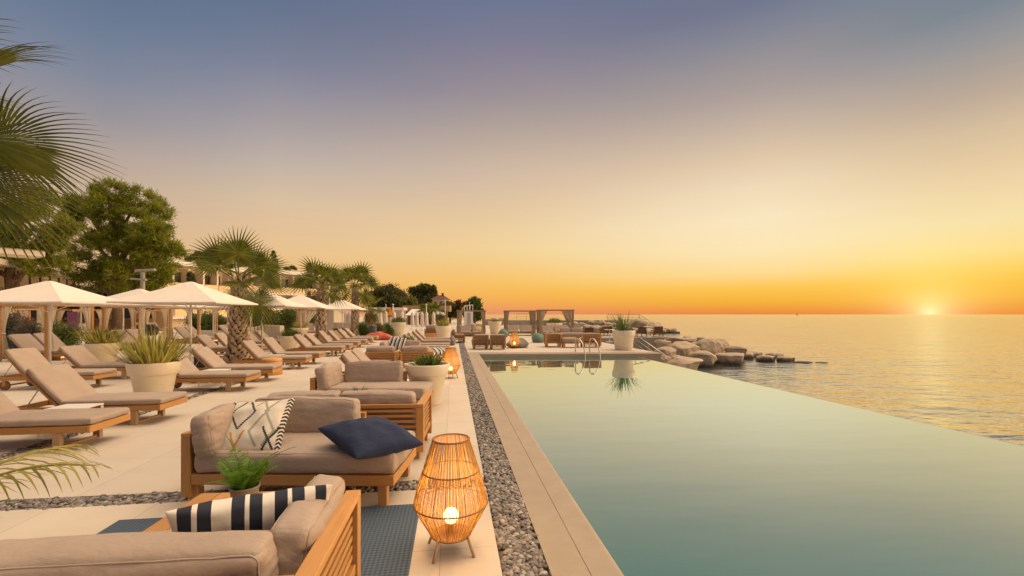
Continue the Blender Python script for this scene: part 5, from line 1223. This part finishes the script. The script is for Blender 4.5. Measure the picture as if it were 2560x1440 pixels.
# ------------------------------------------------------------------ trees
def tree(label, trunk, blobs, m, dc, seed, name='tree', size=0.25, per=26, clumps=60, needle=False, group=None, jit=0.5, tr=0.25, limbs=True, fl=0.85):
    """trunk = (px, base z, top py); blobs = (px, py, radius px)"""
    rng = random.Random(seed); base = ad(trunk[0], dc); t = thing(name, label, 'tree', base, 0, group); k = dc / FPX
    topz = zp(trunk[2], dc); b = MB(); n = 7; pts = [Vector((0.12 * math.sin(i) * (i > 0), 0.1 * math.cos(i * 1.3) * (i > 0), topz * i / n)) for i in range(n + 1)]
    b.tube(pts, [tr * (1 - 0.6 * i / n) for i in range(n + 1)], 10)
    cs = []
    for (px, py, r) in blobs:
        c = P(px, py, dc) - base; q = r * k; dpt = rng.uniform(-1, 1) * jit * q * 2.0; c += Vector((sY, cY, 0)) * dpt; cs.append((c, q))
        if limbs:
            s = pts[min(n, max(2, int(n * min(1, c.z / topz * 0.7))))]; mid = s.lerp(c, 0.5) + Vector((0, 0, 0.12 * (c - s).length)); b.tube([s, mid, c], [tr * 0.38, tr * 0.25, tr * 0.08], 6)
    b.build('trunk', M['bark'], t, True)
    b = MB()
    for c, q in cs:
        if needle: needle_cloud(b, c, (q, q, q * fl), int(clumps * (q / 1.5) ** 1.6) + 10, size, rng, per)
        else: leaf_cloud(b, c, (q, q, q * fl), 0, size, rng, clumps=int(clumps), per=per)
    b.build('crown', M[m], t); return t
B1 = [(300, 488, 34), (250, 502, 34), (345, 496, 38), (212, 520, 30), (385, 532, 34), (182, 556, 26), (258, 560, 48), (325, 560, 52), (405, 585, 40), (430, 616, 28), (215, 612, 46), (285, 622, 58), (358, 632, 58), (402, 652, 30), (200, 668, 40), (262, 682, 46), (345, 690, 50), (380, 690, 34), (160, 505, 18), (452, 628, 16), (300, 525, 40), (230, 705, 34), (330, 712, 36), (375, 610, 46)]
tree('large rounded pine standing behind the first parasols', (290, 0, 560), B1, 'pine', 40, 1, 'pine_tree', 0.34, 80, 21, True, tr=0.42)
B2 = [(40, 505, 34), (80, 485, 26), (110, 530, 34), (20, 560, 44), (70, 590, 40), (120, 590, 34), (140, 640, 36), (60, 640, 34), (0, 620, 40), (-40, 560, 50), (165, 560, 24), (110, 665, 30), (-60, 640, 40)]
tree('pine at the left edge, half hidden behind the near palm fronds', (28, 0, 600), B2, 'pine', 34, 2, 'pine_tree', 0.32, 80, 17, True, tr=0.42)
GT = 'trees behind the beach bar'
tree('broad dark pine left of the cypresses', (968, 0, 740), [(930, 745, 16), (950, 733, 18), (975, 728, 18), (998, 738, 16), (960, 750, 22), (990, 752, 20), (1008, 752, 10), (940, 762, 18), (975, 766, 22), (1000, 768, 16)], 'dark_tree', 95, 3, size=0.32, clumps=60, per=22, group=GT)
tree('lower olive toned tree between the pine and the cypresses', (1018, 0, 762), [(1015, 758, 12), (1030, 752, 12), (1020, 768, 14), (1035, 768, 10)], 'olive_tree', 92, 4, size=0.3, clumps=50, per=20, group=GT)
tree('dense dark group of cypress crowns left of the house', (1058, 0, 730), [(1032, 727, 10), (1042, 735, 14), (1055, 722, 13), (1066, 722, 12), (1048, 750, 18), (1066, 742, 18), (1075, 755, 14), (1058, 762, 20)], 'dark_tree', 118, 5, size=0.34, clumps=70, per=22, group=GT)
tree('single narrow cypress beside the house wall', (1083, 0, 728), [(1083, 722, 5), (1083, 730, 6), (1083, 740, 7), (1083, 750, 8), (1084, 760, 8)], 'dark_tree', 116, 6, size=0.3, clumps=60, per=20, group=GT, fl=1.4)
tree('grey green tree right of the house', (1124, 0, 770), [(1112, 770, 10), (1125, 766, 12), (1138, 770, 10), (1120, 780, 12), (1136, 784, 12)], 'olive_tree', 85, 7, size=0.28, clumps=60, per=20, group=GT)
tree('sparse brownish tree left of the white tower', (1150, 0, 765), [(1146, 755, 6), (1152, 762, 7), (1162, 760, 7), (1155, 775, 10)], 'red_shrub', 84, 8, size=0.25, clumps=16, per=9, group=GT)
tree('bushy green tree behind the white tower', (1186, 0, 765), [(1178, 758, 9), (1188, 753, 10), (1192, 765, 11), (1180, 775, 14), (1196, 780, 10), (1170, 784, 12), (1190, 790, 12)], 'bush', 82, 9, size=0.28, clumps=64, per=20, group=GT)
GH = 'dark trees behind the hotel'
tree('dark tree showing between the pine and the stout palm', (492, 0, 650), [(485, 642, 7), (497, 635, 8), (507, 640, 7), (474, 648, 6)], 'dark_tree', 90, 10, size=0.18, clumps=60, per=20, group=GH)
tree('conical dark tree right of the stout palm crown', (680, 0, 650), [(684, 630, 3), (684, 640, 5), (684, 652, 7), (684, 665, 8)], 'dark_tree', 92, 11, size=0.16, clumps=60, per=20, group=GH)
tree('flat topped dark pine above the hotel roof', (725, 0, 672), [(716, 671, 6), (726, 668, 6), (736, 671, 5)], 'dark_tree', 95, 12, size=0.16, clumps=26, per=12, group=GH)
tree('small slim cypress in front of the hotel balconies', (476, 0, 690), [(476, 687, 4), (476, 696, 5), (476, 706, 6), (476, 720, 6)], 'dark_tree', 46, 13, size=0.2, clumps=24, per=12, fl=1.5)

# ------------------------------------------------------------------ hedges and bushes
def bush(label, px, dc, base_py, wpx, hpx, m, seed, name='bush', group='bushes round the terrace', size=0.05, n=70):
    k = dc / FPX; z0 = 0.0; loc = ad(px, dc, 0.0); rng = random.Random(seed); b = MB(); w = wpx * k / 2; h = zp(base_py - hpx, dc)
    for i in range(8):
        c = (rng.uniform(-.55, .55) * w, rng.uniform(-.3, .3) * w, h * (0.18 + 0.5 * (i / 7))); leaf_cloud(b, c, (w * 0.6, w * 0.5, h * 0.32), 0, size, rng, clumps=n, per=12, shell=0.35)
    b2 = MB(); b2.tube([(0, 0, 0), (0.02, 0, z0 + h * 0.5)], 0.03, 6); t = thing(name, label, 'bush', loc, 0, group); b2.build('stems', M['bark'], t); b.build('foliage', M[m], t); return t
bush('clipped green bush right of the first canopy post', 165, 19.0, 835, 80, 34, 'bush', 1)
bush('grey lavender bush at the left edge under the first parasol', 28, 20, 818, 66, 46, 'lavender', 2)
bush('reddish bush beside the grey lavender one', 62, 21.5, 815, 30, 26, 'red_shrub', 3)
bush('greyish bush below the reddish one', 75, 18.5, 836, 50, 30, 'lavender', 4)
for i, (px, dc, bp, w, h, lb) in enumerate([(505, 41, 832, 70, 52, 'tall green bush left of the stout palm trunk'), (545, 40, 832, 60, 48, 'tall green bush just behind the stout palm trunk'), (640, 40, 830, 60, 62, 'tall bright bush right of the stout palm trunk'),
        (680, 41, 830, 60, 64, 'tall bright bush behind the sloping white wall'), (720, 42, 828, 60, 62, 'tall bright bush above the sloping white wall'), (765, 43, 826, 50, 60, 'tall green bush left of the closed curtains'), (605, 42, 832, 56, 60, 'tall bright bush in the gap right of the palm trunk'), (368, 34, 830, 40, 18, 'low silvery bush behind the second canopy bed')]):
    bush(lb, px, dc, bp, w, h, 'bush' if i != 7 else 'lavender', 20 + i, 'bush', 'tall bushes behind the parasols', 0.09, 90)
bush('upright green bush at the foot of the far palm', 911, 30.5, 838, 30, 34, 'bush', 40)
bush('flowering green bush right of the grey drum bin', 950, 30.5, 838, 26, 30, 'olive_tree', 41)
bush('bright green bush left of the clipped dome planter', 971, 31, 838, 24, 30, 'bush', 42)
bush('green tuft of leaves behind the black striped cushion', 1020, 15.3, 862, 46, 26, 'bush', 43, size=0.03)
bush('dark bush below the beach bar awning', 1104, 60, 806, 30, 22, 'dark_tree', 44)

# ------------------------------------------------------------------ white wall and cabin
b = MB(); a, c, e = ad(585, 27), ad(660, 28), ad(705, 26)
for p_, q_, h0, h1 in ((a, c, 0.55, 0.95), (c, e, 0.95, 0.95)):
    d = (q_ - p_).normalized(); s = Vector((-d.y, d.x, 0)) * 0.12
    b.add([p_ - s, q_ - s, q_ + s, p_ + s, p_ - s + Vector((0, 0, h0)), q_ - s + Vector((0, 0, h1)), q_ + s + Vector((0, 0, h1)), p_ + s + Vector((0, 0, h0))], [(0, 1, 5, 4), (1, 2, 6, 5), (2, 3, 7, 6), (3, 0, 4, 7), (4, 5, 6, 7)])
tag(b.build('garden_wall', M['plaster']), 'sloping white garden wall behind the round bush planter', 'wall')
b = MB(); a, c = ad(470, 33), ad(600, 30); b.bar((a.x, a.y, 0.2), (c.x, c.y, 0.2), 0.25, 0.5); tag(b.build('planting_wall', M['plaster']), 'low white wall under the tall bushes left of the palm', 'wall')
t = obx('cabin', 'small cream cabin right of the closed curtains', 'cabin', ad(830, 35), R(-25)); zt = zp(771, 35)
b = MB(); b.box(-0.65, 0.65, -0.6, 0.6, 0, zt); b.build('wall', M['plaster'], t)
b = MB(); b.box(-0.75, 0.75, -0.7, 0.7, zt + 0.002, zt + 0.08); b.build('roof', M['white'], t)
b = MB(); b.box(0.66, 2.2, -0.5, -0.38, 0, 0.95); b.build('side_wall', M['plaster'], t)
b = MB(); b.box(0.652, 2.25, -0.55, -0.33, 0.952, 0.99); b.build('shelf', M['white'], t)

# ------------------------------------------------------------------ buildings
def glass_mat(name, tint, refl):
    m = mat(name, tint, 0.08); t = m.node_tree; out = t.nodes['Material Output']; p_ = t.nodes['Principled BSDF']
    g = t.nodes.new('ShaderNodeBsdfGlossy'); g.inputs[0].default_value = (1.0, 0.84, 0.56, 1); g.inputs['Roughness'].default_value = 0.02
    mx = t.nodes.new('ShaderNodeMixShader'); mx.inputs[0].default_value = refl; t.links.new(p_.outputs[0], mx.inputs[1]); t.links.new(g.outputs[0], mx.inputs[2]); t.links.new(mx.outputs[0], out.inputs[0])
    bp = t.nodes.new('ShaderNodeBump'); bp.inputs['Strength'].default_value = 0.25; bp.inputs['Distance'].default_value = 0.25; t.links.new(noi(t, coord(t, 'Object', (0.5, 0.5, 0.8)), 1.0, 2), bp.inputs['Height']); t.links.new(bp.outputs[0], g.inputs['Normal'])
    return m
M['mirror_glass'] = glass_mat('mirroring_glass', (0.12, 0.1, 0.1), 0.72)
p0, p1 = ad(-60, 31), ad(186, 47); d = (p1 - p0); Lf = d.length; rz = math.atan2(d.y, d.x)
t = obx('glass_pavilion', 'restaurant pavilion with a mirroring glass front at the left edge', 'building', p0, rz)
b = MB(); b.box(0, Lf, 0.3, 8, -0.1, 2.3); b.build('wall', M['plaster'], t)
b = MB(); b.box(-0.5, Lf + 0.6, -1.2, 8.5, 5.15, 5.55); b.build('roof', M['plaster'], t)
b = MB(); b.box(-0.3, Lf + 0.3, -0.6, 8, 2.31, 2.75); b.build('fascia', mat('dark_fascia', (0.06, 0.06, 0.075), 0.5), t)
b = MB(); b.box(0, Lf, 7.2, 7.5, 2.76, 5.149); b.build('rear_wall', M['plaster'], t)
n = 9
for i in range(n):
    b = MB(); b.box(Lf * i / n + 0.08, Lf * (i + 1) / n - 0.08, 0.0, 0.05, 2.76, 5.12); b.build('glass_pane', M['mirror_glass'], t)
for i in range(n + 1):
    b = MB(); b.box(Lf * i / n - 0.078, Lf * i / n + 0.078, -0.06, 0.1, 2.755, 5.145); b.build('mullion', M['dark_metal'], t)
for i in range(5):
    b = MB(); x = Lf * (i + 0.3) / 5; b.box(x, x + 1.8, 0.25, 0.297, 0.1, 2.0); b.build('window', M['dark_glass'], t)
t = obx('bar_terrace', 'open bar terrace with white fascia behind the first parasol', 'bar', ad(250, 45), R(8)); zt = zp(726, 45)
b = MB(); b.box(-4.5, 4.5, -1.5, 3, zt + 0.2, zt + 0.42); b.build('roof', M['white'], t)
b = MB(); b.box(-4.5, 4.5, 2.6, 2.8, 0, zt + 0.198); b.build('back_wall', M['teak_grey'], t)
for i in range(6):
    b = MB(); x = -4.3 + 8.6 * i / 5; b.box(x - 0.06, x + 0.06, -1.4, -1.28, 0, zt + 0.197); b.build('post', M['dark_metal'] if i % 2 else M['white'], t)
b = MB(); b.box(-3.8, 3.8, -0.6, -0.1, 0, 1.1); b.build('counter', M['dark_wood'], t)
for i in range(4):
    b = MB(); x = -3.3 + i * 2.1; b.box(x - .5, x + .5, 2.5, 2.598, 1.2, zt - 0.1); b.build('opening', M['dark_glass'], t)
t = obx('eave', 'end of a tiled eave at the left edge above the glass front', 'roof', ad(-40, 24), R(52)); zt = zp(620, 24)
b = MB(); b.box(-1.0, 2.1, -1.0, 1.0, zt - 0.3, zt - 0.02); b.build('slab', M['plaster'], t)
b = MB()
for i in range(11): b.box(-1.0 + i * 0.28, -0.76 + i * 0.28, -1.03, 1.03, zt - 0.018, zt + 0.02)
b.build('tiles', M['stone_wall'], t)
b = MB(); b.box(-0.9, -0.7, -0.1, 0.1, 0, zt - 0.302); b.build('post', M['plaster'], t)

def hotel(name, label, pa, pb, da, db, ytop_a, floors, h, nb, wcol, depth=9, seed=1, rise=0):
    A, Bp = ad(pa, da), ad(pb, db); d = Bp - A; Lh = d.length; rz_ = math.atan2(d.y, d.x); zt = zp(ytop_a, da); t = thing(name, label, 'hotel', A, rz_, None); rng = random.Random(seed)
    b = MB(); b.box(0, Lh, 1.0, depth, -0.1, zt - 0.5); b.build('wall', wcol, t)
    b = MB(); b.box(-0.5, Lh + 0.5, -0.5, depth + 0.4, zt - 0.498, zt); b.build('roof', M['white'], t)
    for f in range(floors):
        z0 = zt - 0.5 - (f + 1) * h
        b = MB(); b.box(-0.2, Lh + 0.2, -0.3, 0.998, z0 - 0.28, z0); b.build('balcony_slab', M['white'], t)
        for i in range(nb):
            x0, x1 = Lh * i / nb, Lh * (i + 1) / nb
            b = MB(); b.box(x0 - 0.12, x0 + 0.12, -0.2, 0.997, z0 + 0.002, z0 + h - 0.285); b.build('dividing_wall', wcol, t)
            b = MB(); b.box(x0 + 0.14, x1 - 0.14, -0.28, -0.18, z0 + 0.002, z0 + 0.95); b.build('parapet', M['lit_parapet'], t)
            wx = x0 + 0.5 + rng.uniform(0, 0.5); ww = (x1 - x0) * rng.uniform(0.42, 0.6)
            w_ = MB(); w_.box(wx, wx + ww, 0.96, 0.998, z0 + 0.1, z0 + h - 0.75); fr = w_.build('window', M['dark_metal'], t)
            for q in range(2):
                g = MB(); g.box(wx + 0.06 + q * ww / 2, wx + ww / 2 - 0.04 + q * ww / 2, 0.935, 0.958, z0 + 0.18, z0 + h - 0.83); g.build('pane', M['dark_glass'], fr)
    return t
M['hotel_wall'] = two_tone('hotel_render', (0.74, 0.60, 0.44), (0.80, 0.66, 0.49), 0.8, 0.85)
M['lit_parapet'] = two_tone('warm_lit_parapet', (0.82, 0.62, 0.32), (0.86, 0.66, 0.36), 1, 0.85)  # yellow evening light on the parapets put into their colour
hotel('hotel', 'cream hotel wing with stacked balconies left of the stout palm', 388, 604, 50, 61, 646, 2, 3.0, 6, M['hotel_wall'], seed=1)
hotel('hotel', 'grey beige hotel wing with a flat white roof right of the stout palm', 590, 850, 66, 80, 668, 2, 3.1, 8, two_tone('grey_render', (0.60, 0.49, 0.37), (0.66, 0.54, 0.42), 1, 0.85), seed=2)
M['grey_paint'] = mat('warm_grey_paint', (0.36, 0.33, 0.29), 0.5)
t = thing('street_lamp', 'tall T shaped lamp with two slab heads before the pine', 'lamp', ad(357, 24)); zt = zp(676, 24)
b = MB(); b.box(-0.075, 0.075, -0.075, 0.075, 0, zt - 0.06); b.build('post', M['grey_paint'], t, bevel=0.01)
b = MB(); b.box(-0.07, 0.88, -0.1, 0.1, zt - 0.058, zt + 0.05, Matrix.Rotation(R(-4), 4, 'Y')); b.build('lamp_head', M['grey_paint'], t, bevel=0.01)
b = MB(); b.box(-0.8, -0.078, -0.1, 0.1, zt - 0.55, zt - 0.45, Matrix.Rotation(R(4), 4, 'Y')); b.build('lamp_head', M['grey_paint'], t, bevel=0.01)
